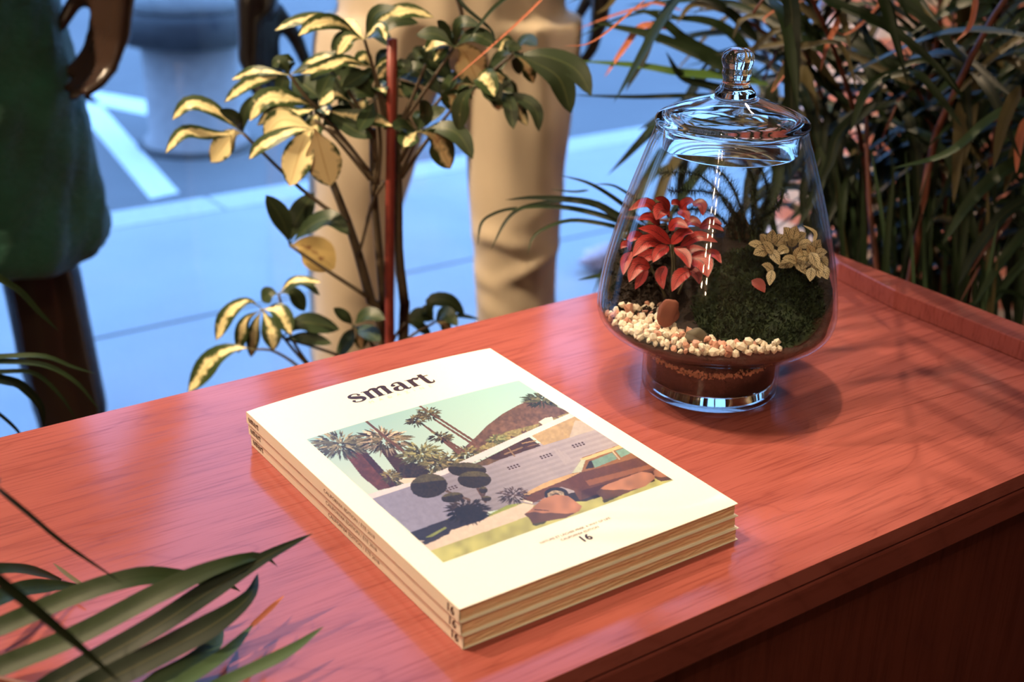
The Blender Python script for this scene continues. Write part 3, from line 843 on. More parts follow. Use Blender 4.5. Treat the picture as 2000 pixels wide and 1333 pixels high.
def make_magazine(idx, dx, dy, label):
    z0 = TOP + idx * MT + 0.0002
    top = 1.0 if idx == 2 else 0.0
    ox, oy = MX + dx, MY + dy
    t = thing('magazine', (ox, oy, z0), label, 'magazine', 'three copies of the magazine')
    def W(a, b, z):
        a = np.asarray(a, float); b = np.asarray(b, float)
        return np.stack([ox + a, oy - b, z0 + z + 0 * a], 1)
    th = 0.00045
    # cover: front, spine and back folded from one sheet
    bag = Bag()
    A, B, F = cover_sheet(0)
    Z = MT - 0.0003 + bump_z(A, B, top)
    v0 = W(A, B, Z); v1 = W(A, B, Z - th); k = len(v0)
    nx = ny = 24
    rim = list(range(nx)) + [j * nx + nx - 1 for j in range(1, ny)] + [(ny - 1) * nx + i for i in range(nx - 2, -1, -1)] + [j * nx for j in range(ny - 2, 0, -1)]
    F2 = [q for q in F] + [tuple(i + k for i in reversed(q)) for q in F] + [(rim[i], rim[(i + 1) % len(rim)], k + rim[(i + 1) % len(rim)], k + rim[i]) for i in range(len(rim))]
    cov = mk('front_cover', np.vstack([v0, v1]), F2, PAPER, t)
    bm = cov.modifiers.new('e', 'EDGE_SPLIT'); bm.split_angle = math.radians(50)
    # spine sheet
    nb = 24; b_ = np.linspace(0, MH, nb); zs = np.linspace(0.0001, MT - .00015, 4)
    V = []; 
    for side in (-.0003, th):
        for zi in range(4):
            zz = zs[zi] + (bump_z(np.zeros(nb), b_, top) if zi == 3 else 0)
            V.append(W(np.full(nb, side), b_, zz))
    V = np.vstack(V); Fs = []
    for s in range(2):
        for zi in range(3):
            for i in range(nb - 1):
                o = s * 4 * nb + zi * nb + i
                Fs.append((o, o + 1, o + nb + 1, o + nb))
    sp = mk('spine', V, Fs, PAPER, t, False)
    v, f = box(ox, ox + MW, oy - MH, oy, z0 + 0.00002, z0 + 0.00028); mk('back_cover', v, f, PAPER, t, False)
    # page block with wavy lower and outer edges
    na, nz = 40, 10
    a_ = np.linspace(th + .0002, MW - .0012, na); V = []; Fp = []
    def edge(bfun, tp):
        pass
    sag = 0.0012 * np.exp(-((a_ / MW - 0.33) / 0.17) ** 2) * (1 if idx == 2 else .35)
    zz = np.linspace(0.0004, MT - .0009, nz)
    rows = []
    for bi, b in enumerate(np.linspace(0.0008, MH - .0012, 12)):
        for zi in range(nz):
            q = zi / (nz - 1)
            zrow = zz[zi] - sag * q * (bi / 11) + bump_z(a_, np.full(na, b), top) * q * .9
            jit = 0.0006 * RNG.standard_normal(na) * (bi in (0, 11)) * .35
            V.append(W(a_, np.full(na, b) + jit - (0.0004 * (zi % 3 == 1) if bi == 11 else 0), zrow))
    V = np.vstack(V)
    def id3(bi, zi, ai): return (bi * nz + zi) * na + ai
    for bi in range(12):
        for zi in range(nz):
            for ai in range(na):
                if bi < 11 and zi in (0, nz - 1) and ai < na - 1:
                    q = (id3(bi, zi, ai), id3(bi, zi, ai + 1), id3(bi + 1, zi, ai + 1), id3(bi + 1, zi, ai)); Fp.append(q if zi else q[::-1])
                if bi in (0, 11) and zi < nz - 1 and ai < na - 1:
                    Fp.append((id3(bi, zi, ai), id3(bi, zi, ai + 1), id3(bi, zi + 1, ai + 1), id3(bi, zi + 1, ai)))
                if ai in (0, na - 1) and zi < nz - 1 and bi < 11:
                    Fp.append((id3(bi, zi, ai), id3(bi + 1, zi, ai), id3(bi + 1, zi + 1, ai), id3(bi, zi + 1, ai)))
    mk('page_block', V, Fp, PAGES, t, False)
    # lettering on the spine (reads from top to bottom)
    def spine_text(s, b0, b1, zc, h, mat, name, bold=0.0, glyph=None, flip=False):
        v, f = glyph if glyph else text_mesh(s, 1.0, bold)
        v = fit(v, 0, 1)
        lo = v[:, 1].min(); hi = v[:, 1].max()
        bb = b0 + v[:, 0] * (b1 - b0); z = zc + h * ((v[:, 1] - lo) / (hi - lo) - .5)
        P = W(np.full(len(bb), -0.00042), bb, z)
        mk(name, P, f, mat, t, False)
    spine_text('', 0.0035, 0.021, MT * .5, 0.0042, INK, 'spine_title', glyph=title_glyphs())
    spine_text('CALIFORNIA EDITION / ÉTÉ 2018', 0.122, 0.190, MT * .52, 0.0032, INKG, 'spine_lettering')
    # the issue number stands upright across the spine
    v, f = text_mesh('16', 1.0, 0.03); v = fit(v, 0, 1); lo = v[:, 1].min(); hi = v[:, 1].max()
    bb = 0.2735 + v[:, 0] * 0.0072; z = 0.0016 + (v[:, 1] - lo) / (hi - lo) * .0056
    mk('issue_number', W(np.full(len(bb), -0.00042), bb, z), f, INK, t, False)
    if idx == 2:
        zt = lambda a, b, e: MT - .0003 + bump_z(a, b, top) + e
        # the cover photograph
        N1, N2 = 430, 400
        pc = [(0.0168, 0.0628), (0.1945, 0.0628), (0.1945, 0.2412), (0.0168, 0.2412)]
        S, T = np.meshgrid(np.linspace(0, 1, N1), np.linspace(0, 1, N2)); S = S.ravel(); T = T.ravel()
        a = pc[0][0] + S * (pc[1][0] - pc[0][0]); b = pc[0][1] + T * (pc[2][1] - pc[0][1])
        # picture space: homography from the unit square to the picture corners
        src = np.array([(0, 0), (1, 0), (1, 1), (0, 1)], float); dst = np.array([(597, 858), (1018, 748), (1309, 940), (863, 1103)], float)
        M = []
        for (u, w), (x, y) in zip(src, dst):
            M.append([u, w, 1, 0, 0, 0, -x * u, -x * w]); M.append([0, 0, 0, u, w, 1, -y * u, -y * w])
        h = np.linalg.solve(np.array(M), dst.ravel())
        den = h[6] * S + h[7] * T + 1
        cols = paint_cover((h[0] * S + h[1] * T + h[2]) / den, (h[3] * S + h[4] * T + h[5]) / den) * 0.74
        P = W(a, b, zt(a, b, 0.00010))
        ii = np.arange(N1 * N2).reshape(N2, N1)
        F = np.stack([ii[:-1, :-1], ii[1:, :-1], ii[1:, 1:], ii[:-1, 1:]], -1).reshape(-1, 4)
        o = mk('cover_photograph', P, F.tolist(), PHOTO, t, True, cols=cols)
        tag(o, 'cover picture of a low white house, palms and a brown car')
        def put(v, f, mat, name):
            P = W(v[:, 0], v[:, 1], zt(v[:, 0], v[:, 1], 0.00012))
            mk(name, P, f, mat, t, False)
        v, f = title_glyphs(); v = fit(v, 0.0690, 0.1385)
        s = 0.0155 / 1.25
        v2 = v.copy(); gy = title_glyphs()[0][:, 1]
        v2[:, 1] = 0.0342 - gy * 0.0136
        put(v2, f, INK, 'title_lettering')
        def line_text(s, a0, a1, b, mat, name, bold=0.0, spacing=1.0, hscale=1.0):
            v, f = text_mesh(s, 1.0, bold, spacing); w = v[:, 0].max() - v[:, 0].min(); k = (a1 - a0) / w
            q = np.stack([a0 + (v[:, 0] - v[:, 0].min()) * k, b - v[:, 1] * k * hscale], 1)
            put(q, f, mat, name)
        line_text('MAGAZINE', 0.0790, 0.1315, 0.0405, INKP, 'subtitle_lettering', 0, 2.6)
        line_text('NATURE ET LÂCHER PRISE, A WAY OF LIFE', 0.0765, 0.1300, 0.2560, INKG, 'theme_lettering', 0.012)
        line_text('CALIFORNIA EDITION', 0.0890, 0.1175, 0.2602, INKG, 'edition_lettering', 0.012)
        line_text('16', 0.1000, 0.1072, 0.2680, INK, 'number_lettering', 0.03)
    return t
make_magazine(0, 0.0018, -0.0015, 'lowest magazine of the stack, resting on the red cabinet top')
make_magazine(1, 0.0008, -0.0006, 'middle magazine of the stack, between two identical copies')
make_magazine(2, 0.0, 0.0, 'topmost magazine, cream cover with a photograph of a white house and palms')
# ------------------------------------------------------------------ glass jar terrarium
JX, JY, JZ = 0.6711, 0.6777, TOP + 0.0004
ER = unit([RT[0], RT[1], 0]); EB = unit([FW[0], FW[1], 0])       # across and away, seen from the front of the jar
def JL(p, q, z):
    return np.array([JX, JY, JZ + z]) + ER * p + EB * q
GLASS = thin_glass('jar_glass', (0.985, 0.99, 0.985), 0.05, 0.0)
THICK = solid_glass('thick_clear_glass')
outer = smooth_profile([(0.0546, .003), (.0546, .012), (.0546, .034), (.0552, .0385), (.0580, .0415), (.066, .0450), (.078, .0492), (.0865, .0535), (.0912, .0585), (.0934, .0650), (.0937, .0720),
                        (.0922, .086), (.0878, .11), (.0767, .152), (.0640, .19), (.0588, .204), (.0570, .2105)], 66)
prof = [(0.0001, 0.0), (.052, 0.0), (.054, .001)] + outer
wt = 0.0021
nrm2 = []
O = np.array(outer)
T2 = np.gradient(O, axis=0); N2 = np.stack([-T2[:, 1], T2[:, 0]], 1); N2 /= np.linalg.norm(N2, axis=1)[:, None]
inner = (O + N2 * wt)
inner = [(float(r), float(z)) for r, z in inner if z > 0.0035]
prof_all = prof + [(.0560, .2118), (.0552, .2112)] + inner[::-1] + [(0.0515, .0032), (0.0001, .0032)]
jar = thing('glass_jar', (JX, JY, JZ), 'large clear lidded glass jar holding a small terrarium', 'jar')
v, f = lathe(prof_all, JX, JY, JZ, 96); mk('body', v, f, GLASS, jar)
v, f = lathe([(0.0001, .0036), (.0500, .0036), (.0508, .0044), (.0508, .0102), (.0498, .011), (0.0001, .0112)], JX, JY, JZ, 72)
tag(mk('base', v, f, solid_glass('foot_glass', (.72, .78, .70)), jar), 'thick clear glass foot')
# lid (domed, with a collar that drops into the mouth) and its solid knob
lid_o = smooth_profile([(.0573, .2150), (.0574, .2172), (.0555, .2196), (.0480, .2235), (.0360, .2285), (.0250, .2322), (.0160, .2352)], 30)
lid_i = [(r - .0002, z - .0022) for r, z in smooth_profile([(.0160, .2352), (.0250, .2322), (.0360, .2285), (.0475, .2230), (.0505, .2175)], 20)]
col = [(.0493, .2125), (.0493, .1958), (.0497, .1950), (.0505, .1952), (.0508, .1962), (.0508, .2122), (.0530, .2132), (.0560, .2138)]
lidp = lid_o + [(0.0001, .2356), (0.0001, .2330)] + lid_i + col
lid = None
v, f = lathe(lidp, JX, JY, JZ, 96, True); lid = mk('lid', v, f, THICK, jar)
kp = smooth_profile([(r * 1.17 if z > .237 else r, z) for r, z in [(.0150, .2356), (.0128, .2385), (.0098, .2430), (.0084, .2465), (.0087, .2495), (.0094, .2525), (.0090, .2550), (.0089, .2565), (.0100, .2600), (.0103, .2635), (.0090, .2675), (.0055, .2702), (.0003, .2712)]], 48)
v, f = lathe([(0.0001, .2357)] + kp, JX, JY, JZ, 40)
pb = base_of(lid); mk('knob', v, f, THICK, lid)

# ---- planting inside
SOILM = Mat('dark_potting_soil')
_s = SOILM.noise(SOILM.coords(), 240, 5, .7); _s2 = SOILM.noise(SOILM.coords(), 60, 3)
SOILM.color(SOILM.mix(.5, SOILM.ramp(_s, [(.35, (.005, .003, .002)), (.7, (.036, .017, .011))]), SOILM.ramp(_s2, [(.3, (.015, .008, .005)), (.7, (.036, .017, .011))])))
SOILM.set(rough=.85).bump(_s, .9, .004); SOILM = SOILM.m
MOSSM = Mat('moss')
_s = MOSSM.noise(MOSSM.coords(), 120, 4)
MOSSM.color(MOSSM.ramp(_s, [(.3, (.007, .013, .004)), (.55, (.016, .032, .008)), (.8, (.042, .056, .016))])); MOSSM.set(rough=.8); MOSSM = MOSSM.m
def sstep(x): x = np.clip(x, 0, 1); return x * x * (3 - 2 * x)
def soil_h(p, q):
    p = np.asarray(p, float); q = np.asarray(q, float)
    gravel = sstep((.030 - p) / .05) * sstep((-q + .012 - .3 * p) / .05)
    h = .063 + .043 * sstep((q + .075) / .125) + .006 * np.exp(-((p - .03) / .03) ** 2 - ((q - 0.0) / .03) ** 2)
    return h * (1 - gravel) + gravel * (.0615 + .10 * np.clip(.085 - np.hypot(p, q), 0, .05))
inn = np.array(sorted(inner, key=lambda t: t[1]))
def wall_r(z): return float(np.interp(z, inn[:, 1], inn[:, 0])) - .0012
V = []; F = []; n = 64
zs = [.0125, .02, .0275, .034, .0385, .0415, .045, .049, .0535, .0585]
rows = []
for z in zs: rows.append([(wall_r(z) * math.cos(2 * math.pi * k / n), wall_r(z) * math.sin(2 * math.pi * k / n), z) for k in range(n)])
for s in np.linspace(1, 0.02, 22):
    row = []
    for k in range(n):
        c, sn = math.cos(2 * math.pi * k / n), math.sin(2 * math.pi * k / n)
        R = wall_r(float(soil_h(.085 * c, .085 * sn))) * s
        p, q = R * c, R * sn
        row.append((p, q, float(soil_h(p, q)) + .0012 * math.sin(p * 900 + 3 * q) * math.sin(q * 800) + RNG.normal() * .0006))
    rows.append(row)
for row in rows: V += [JL(*t) for t in row]
m = len(rows)
F = [(i * n + k, i * n + (k + 1) % n, (i + 1) * n + (k + 1) % n, (i + 1) * n + k) for i in range(m - 1) for k in range(n)]
F.append(tuple(range(n - 1, -1, -1))); F.append(tuple((m - 1) * n + k for k in range(n)))
soil = mk('soil', V, F, SOILM, None, True, origin=(JX, JY, JZ + .0125))
tag(soil, 'dark potting soil heaped inside the glass jar', 'soil')
# loose crumbs of soil along the left wall
cr = Bag()
for i in range(900):
    th = RNG.uniform(math.radians(120), math.radians(250)); r = RNG.uniform(.045, .084)
    p, q = r * math.cos(th), r * math.sin(th)
    if q < -.02: continue
    z = float(soil_h(p, q)) + RNG.uniform(-.001, .008) * (1 if q > -.01 else .3); s = RNG.uniform(.0011, .0032)
    if math.hypot(p, q) > wall_r(z) - s: continue
    o = RNG.standard_normal((6, 3)) * s * .35 + np.array([(s, 0, 0), (-s, 0, 0), (0, s, 0), (0, -s, 0), (0, 0, s), (0, 0, -s)])
    cr.add(o + JL(p, q, z), [(0, 2, 4), (2, 1, 4), (1, 3, 4), (3, 0, 4), (2, 0, 5), (1, 2, 5), (3, 1, 5), (0, 3, 5)])
tag(cr.build('soil_crumbs', SOILM, soil, False), kind='stuff')
# pale grit ring seen through the foot
GRAV = plain('white_gravel', srgb(240, 226, 206), .75, .14, 220)
GRAVP = plain('pinkish_gravel', srgb(206, 152, 132), .75, .14, 220)
gr = Bag()
for i in range(420):
    th = RNG.uniform(math.pi * .85, math.pi * 2.1); r = .0517
    z = .0305 + RNG.normal() * .0012 + .004 * abs(math.sin(th - 4.4)) ** 2; s = RNG.uniform(.0007, .0016)
    o = RNG.standard_normal((6, 3)) * s * .3 + np.array([(s, 0, 0), (-s, 0, 0), (0, s, 0), (0, -s, 0), (0, 0, s), (0, 0, -s)])
    gr.add(o + JL(r * math.cos(th), r * math.sin(th), z), [(0, 2, 4), (2, 1, 4), (1, 3, 4), (3, 0, 4), (2, 0, 5), (1, 2, 5), (3, 1, 5), (0, 3, 5)])
g2 = gr.build('grit_layer', plain('dull_grit', srgb(214, 170, 140), .8), None, False, origin=(JX, JY, JZ + .02))
tag(g2, 'thin pale layer of grit seen through the foot of the jar', 'gravel', kind='stuff')

# white pebbles heaped against the front left of the glass
def rock_mesh(name, seed, mat, sub=1):
    import bmesh
    bm = bmesh.new(); bmesh.ops.create_icosphere(bm, subdivisions=sub, radius=1.0)
    r = np.random.default_rng(seed)
    k = r.standard_normal((6, 3))
    for vv in bm.verts:
        c = np.array(vv.co); s = 1 + .16 * sum(math.sin(2.2 * float(c @ kk)) for kk in k) / 2
        vv.co = Vector(c * s * [1.1, .9, .85])
    me = bpy.data.meshes.new(name); bm.to_mesh(me); bm.free(); me.materials.append(mat); return me
pm = [rock_mesh('pebble', s, GRAV if s % 4 else GRAVP) for s in range(1, 9)]
spots = []
tries = 0
while len(spots) < 190 and tries < 20000:
    tries += 1
    t = RNG.random(); th = math.radians(186 + t * 110)
    zz = .060
    band = .034 * (1 - t) ** .7 + .008
    r = .0868 - RNG.random() ** 1.4 * band
    p, q = r * math.cos(th), r * math.sin(th); s = RNG.uniform(.0025, .0046)
    z = float(soil_h(p, q)) + s * RNG.uniform(.25, 1.1) + .004 * RNG.random() * (r > .07)
    r = min(r, wall_r(z) - s * 1.15); p, q = r * math.cos(th), r * math.sin(th)
    if any((p - a) ** 2 + (q - b) ** 2 + (z - c) ** 2 < (.72 * (s + d)) ** 2 for a, b, c, d in spots): continue
    spots.append((p, q, z, s))
for a in [(.070, -.040, .0615, .0024), (.074, -.030, .064, .0026), (.078, -.022, .0675, .003), (.066, -.048, .062, .0022)]: spots.append(a)
for i, (p, q, z, s) in enumerate(spots):
    pk = int(RNG.integers(8)); o = bpy.data.objects.new('pebble', pm[pk]); COL.objects.link(o)
    o.location = tuple(JL(p, q, z)); o.scale = (s, s * RNG.uniform(.8, 1.1), s * RNG.uniform(.75, 1.05)); o.rotation_euler = tuple(RNG.uniform(0, 6, 3))
    if i >= len(spots) - 4: tag(o, 'tiny stray pebble lying against the right side of the jar', 'pebble', 'stray pebbles on the right of the jar')
    elif (pk + 1) % 4 == 0: tag(o, 'small pinkish pebble among the white gravel inside the jar', 'pebble', 'pinkish pebbles in the jar')
    else: tag(o, 'small white pebble of the gravel heaped in the jar', 'pebble', 'white pebbles in the jar')
# two larger stones
st = mk('stone', *(lambda s: s)(capsule((0, 0, 0), .001, (0, 0, .01), .001)), None)
bpy.data.objects.remove(st, do_unlink=True)
def stone(name, px, py, q_, w, h, mat, label, seed):
    me = rock_mesh(name, seed, mat, 3)
    for p_ in me.polygons: p_.use_smooth = True
    o = bpy.data.objects.new(name, me); COL.objects.link(o)
    d = float((JL(0, q_, .07) - CAM) @ FW); c = PX(px, py, d)
    o.location = tuple(c); o.scale = (w, w * .55, h); o.rotation_euler = (0.12, 0.08, math.atan2(ER[1], ER[0]))
    return tag(o, label, 'stone')
stone('flat_stone', 1305, 612, -.052, .0072, .0135, plain('brown_stone', srgb(132, 76, 62), .7, .2, 120), 'upright brown pointed stone standing among the white pebbles', 21)
stone('round_stone', 1356, 657, -.068, .0078, .0085, plain('grey_green_stone', srgb(104, 96, 82), .8, .2, 200), 'rounded grey-green stone beside the moss in the jar', 25)

# moss cushion
mo = thing('moss_cushion', JL(.03, -.02, .06), 'dark green moss cushion filling the front right of the jar', 'moss')
V = []; n = 40
rr = np.linspace(0.02, 1, 16)
for s in rr:
    for k in range(n):
        c, sn = math.cos(2 * math.pi * k / n), math.sin(2 * math.pi * k / n)
        p, q = .030 + .050 * s * c, -.022 + .050 * s * sn
        R = math.hypot(p, q); lim = .0845
        if R > lim: p *= lim / R; q *= lim / R
        V.append(JL(p, q, float(soil_h(p, q)) + .010 * (1 - s ** 4) * (.6 + .4 * math.sin(60 * p + 2) * math.cos(70 * q)) + .0008))
F = [(i * n + k, i * n + (k + 1) % n, (i + 1) * n + (k + 1) % n, (i + 1) * n + k) for i in range(15) for k in range(n)] + [tuple(range(n))]
mk('cushion', V, F, MOSSM, mo)
ms = Bag()
for i in range(5200):
    a = RNG.uniform(0, 2 * math.pi); s = math.sqrt(RNG.random())
    p, q = .030 + .051 * s * math.cos(a), -.022 + .051 * s * math.sin(a)
    R = math.hypot(p, q); lim = .083
    if R > lim: continue
    z = float(soil_h(p, q)) + .0095 * (1 - s ** 4)
    b0 = JL(p, q, z - .001); d = unit(np.array([0, 0, 1.0]) + RNG.standard_normal(3) * .75); L = RNG.uniform(.0025, .006)
    sd = unit(np.cross(d, RNG.standard_normal(3))) * .0006
    ms.add([b0 - sd, b0 + sd, b0 + d * L * .6 + sd * 1.3, b0 + d * L, b0 + d * L * .6 - sd * 1.3], [(0, 1, 2, 4), (4, 2, 3)])
tag(ms.build('sprigs', MOSSM, mo, False), kind='stuff')

# nerve plants --------------------------------------------------------------
def vein_mat(name, body, body2, vein, edge, dens=10.0, vw=.16, rough=.4):
    m = Mat(name)
    tc = m.node('ShaderNodeTexCoord'); sp = m.node('ShaderNodeSeparateXYZ'); m.link(tc.outputs['UV'], sp.inputs[0])
    u, v = sp.outputs[0], sp.outputs[1]
    av = m.math('ABSOLUTE', m.math('SUBTRACT', v, .5))
    nz = m.noise(m.coords('UV', (6, 6, 1)), 1.0, 3)
    ph = m.math('ADD', m.math('SUBTRACT', m.math('MULTIPLY', u, dens), m.math('MULTIPLY', av, dens * .9)), m.math('MULTIPLY', nz, 1.1))
    tri = m.math('ABSOLUTE', m.math('SUBTRACT', m.math('FRACT', ph), .5))
    side = m.math('LESS_THAN', tri, vw * .5)
    mid = m.math('LESS_THAN', av, .035)
    ln = m.math('MAXIMUM', side, mid)
    ed = m.math('GREATER_THAN', m.math('ADD', av, m.math('MULTIPLY', nz, .06)), .485)
    nb = m.noise(m.coords('Object'), 90, 3)
    col = m.mix(nb, body, body2)
    col = m.mix(m.math('MULTIPLY', ln, .85), col, vein)
    col = m.mix(ed, col, edge)
    m.color(col).set(rough=rough, sss=0.0)
    return m.m
REDL = vein_mat('red_nerve_leaf', srgb(146, 34, 38), srgb(186, 58, 52), srgb(92, 20, 28), srgb(46, 20, 18), 9, .24)
CRML = vein_mat('cream_nerve_leaf', srgb(228, 204, 160), srgb(242, 224, 184), srgb(48, 44, 28), srgb(92, 82, 56), 6, .26)
STEM = plain('green_brown_stem', srgb(70, 62, 40), .6)
DJ = 1.0
def px_leaf(bag_parent, name, pts, w_px, d0, d1, mat, **kw):
    n = len(pts); ds = np.linspace(d0, d1, n)
    P = [PX(x, y, d) for (x, y), d in zip(pts, ds)]
    v, f, uv = leaf(P, w_px * (d0 + d1) / 2 / FPX, **kw)
    return mk(name, v, f, mat, bag_parent, True, uv, origin=P[0])
rp = thing('red_nerve_plant', PX(1310, 560, .985), 'red-leaved nerve plant growing in the left of the jar', 'plant')
red = [([(1310, 477), (1278, 452), (1246, 446)], 22), ([(1310, 477), (1335, 455), (1356, 455)], 20), ([(1328, 481), (1365, 462), (1402, 474)], 20),
       ([(1293, 477), (1262, 472), (1234, 503)], 26), ([(1306, 481), (1288, 492), (1275, 513)], 22), ([(1317, 483), (1338, 500), (1347, 525)], 20),
       ([(1347, 503), (1372, 512), (1383, 542)], 34), ([(1350, 528), (1328, 540), (1312, 570)], 24), ([(1270, 522), (1245, 518), (1228, 552)], 28),
       ([(1234, 492), (1222, 510), (1217, 538)], 18), ([(1288, 418), (1262, 396), (1226, 412)], 18), ([(1308, 410), (1296, 394), (1279, 387)], 16),
       ([(1310, 415), (1292, 412), (1281, 430)], 30), ([(1330, 404), (1320, 397), (1311, 400)], 16), ([(1328, 411), (1342, 396), (1356, 394)], 20),
       ([(1352, 396), (1370, 400), (1373, 422)], 18), ([(1324, 413), (1338, 418), (1346, 432)], 16), ([(1290, 440), (1268, 424), (1244, 430)], 17),
       ([(1306, 450), (1322, 436), (1345, 446)], 20), ([(1366, 446), (1390, 438), (1414, 452)], 16), ([(1368, 440), (1392, 430), (1411, 440)], 12),
       ([(1372, 498), (1395, 496), (1409, 515)], 16), ([(1234, 488), (1222, 478), (1212, 486)], 16), ([(1290, 500), (1262, 500), (1240, 528)], 24),
       ([(1330, 500), (1352, 488), (1392, 496)], 18), ([(1300, 520), (1290, 540), (1296, 566)], 20), ([(1262, 470), (1240, 462), (1222, 476)], 20),
       ([(1330, 440), (1352, 432), (1374, 446)], 18), ([(1262, 520), (1252, 545), (1240, 566)], 18), ([(1336, 520), (1360, 535), (1366, 556)], 20)]
for i, (pts, w) in enumerate(red):
    back = .012 if pts[0][1] < 450 else 0.0
    extra = .014 if i >= 23 else 0.0
    px_leaf(rp, 'leaf', pts, w * 1.25, .985 + back + extra, .972 + back + extra, REDL, prof=prof_ovate, fold=.18, nseg=9, cam=.62, ripple=.06)
for pts in ([(1310, 478), (1314, 520), (1308, 572)], [(1310, 414), (1313, 450), (1320, 560)], [(1350, 504), (1340, 540), (1325, 575)], [(1270, 520), (1285, 550), (1300, 580)]):
    v, f, uv = tube([PX(x, y, .995) for x, y in pts], .0011, 6); mk('stem', v, f, STEM, rp, True, uv)
wp_ = thing('cream_nerve_plant', PX(1548, 550, 1.0), 'cream-leaved nerve plant with dark veins in the right of the jar', 'plant')
rl = np.random.default_rng(5)
cl = [(1478, 480), (1492, 468), (1508, 462), (1500, 484), (1522, 470), (1536, 458), (1552, 455), (1548, 472), (1564, 464), (1572, 478), (1530, 490), (1512, 500), (1544, 508), (1560, 495), (1582, 490), (1596, 482), (1604, 496),
      (1590, 506), (1608, 512), (1576, 514), (1562, 520), (1500, 524), (1506, 540), (1538, 516), (1596, 524), (1610, 530), (1584, 534), (1570, 502), (1524, 478), (1488, 492)]
hubs_c = [(1505, 490), (1545, 484), (1588, 502), (1555, 512), (1508, 530)]
for x, y in cl:
    hx, hy = min(hubs_c, key=lambda h: (h[0] - x) ** 2 + (h[1] - y) ** 2)
    dx, dy = x - hx, y - hy; n_ = math.hypot(dx, dy) + 1e-6
    if n_ < 4: dx, dy, n_ = rl.uniform(-1, 1), -1, 1.2
    ux, uy = dx / n_, dy / n_; L = rl.uniform(24, 34)
    x0, y0 = x - ux * L * .45, y - uy * L * .45; x1, y1 = min(x + ux * L * .55, 1616), y + uy * L * .55 + 3
    d = .975 + .022 * rl.random() + .02 * (y < 480)
    px_leaf(wp_, 'leaf', [(x0, y0), ((x0 + x1) / 2, (y0 + y1) / 2 - 3), (x1, y1)], rl.uniform(19, 27), d + .003, d - .004, CRML, prof=prof_ovate, fold=rl.uniform(-.1, .3), nseg=8, cam=rl.uniform(.55, .95), ripple=.1)
for hx, hy in hubs_c:
    v, f, uv = tube([PX(hx, hy, .995), PX(hx - (hx - 1548) * .3, hy + 26, 1.0), PX(1548 + (hx - 1548) * .5, 552, 1.0)], .001, 6); mk('stem', v, f, STEM, wp_, True, uv)
px_leaf(wp_, 'leaf', [(1588, 478), (1592, 455), (1568, 440)], 8, 1.0, 1.0, CRML, prof=prof_ovate, nseg=8)
fl = px_leaf(None, 'fallen_leaf', [(1468, 548), (1482, 556), (1494, 572)], 24, .968, .962, plain('red_dead_leaf', srgb(120, 36, 28), .6), prof=prof_ovate, nseg=6)
tag(fl, 'small dark red leaf lying on the moss', 'leaf')
# wispy fern at the back of the jar
FERN = plain('fern_green', srgb(48, 62, 34), .6, .3, 60)
fe = thing('asparagus_fern', PX(1440, 500, 1.035), 'wispy dark fern reaching up the back of the jar', 'fern')
for k, (pts) in enumerate(([(1450, 500), (1430, 420), (1370, 345), (1292, 338)], [(1450, 500), (1440, 430), (1400, 380), (1308, 372)], [(1455, 500), (1450, 420), (1420, 350), (1360, 305)],
                           [(1460, 500), (1470, 420), (1470, 350), (1440, 300)], [(1465, 500), (1490, 430), (1500, 370), (1480, 320)], [(1450, 500), (1420, 440), (1380, 410), (1320, 412)], [(1462, 500), (1480, 440), (1520, 400), (1530, 370)])):
    P = catmull([PX(x, y, 1.035 + .006 * (k % 3)) for x, y in pts], 40)
    v, f, uv = tube(P[::3], [.0007, .0003], 5); sm = mk('stem', v, f, FERN, fe, True, uv)
    bg_ = Bag()
    for i in range(8, 40):
        for j in range(34):
            dd = unit(RNG.standard_normal(3) * [1, 1, .6]); L = RNG.uniform(.006, .017) * (1 - .3 * i / 40); sd = unit(np.cross(dd, UP)) * .00028
            b0 = P[i] + RNG.standard_normal(3) * .0005
            bg_.add([b0 - sd, b0 + sd, b0 + dd * L], [(0, 1, 2)])
    tag(bg_.build('needles', FERN, sm, False), kind='stuff')
bk = thing('bark_piece', PX(1450, 480, 1.05), 'pale brown piece of bark standing at the back of the jar', 'bark')
v, f = loft([(PX(x, y, 1.052), RT * w / 2500, FW * .004) for x, y, w in ((1450, 520, 26), (1448, 490, 32), (1444, 455, 28), (1440, 425, 18), (1442, 415, 8))], 14)
mk('slab', v + RNG.standard_normal(v.shape) * .0004, f, plain('pale_bark', srgb(150, 112, 84), .85, .3, 90), bk)
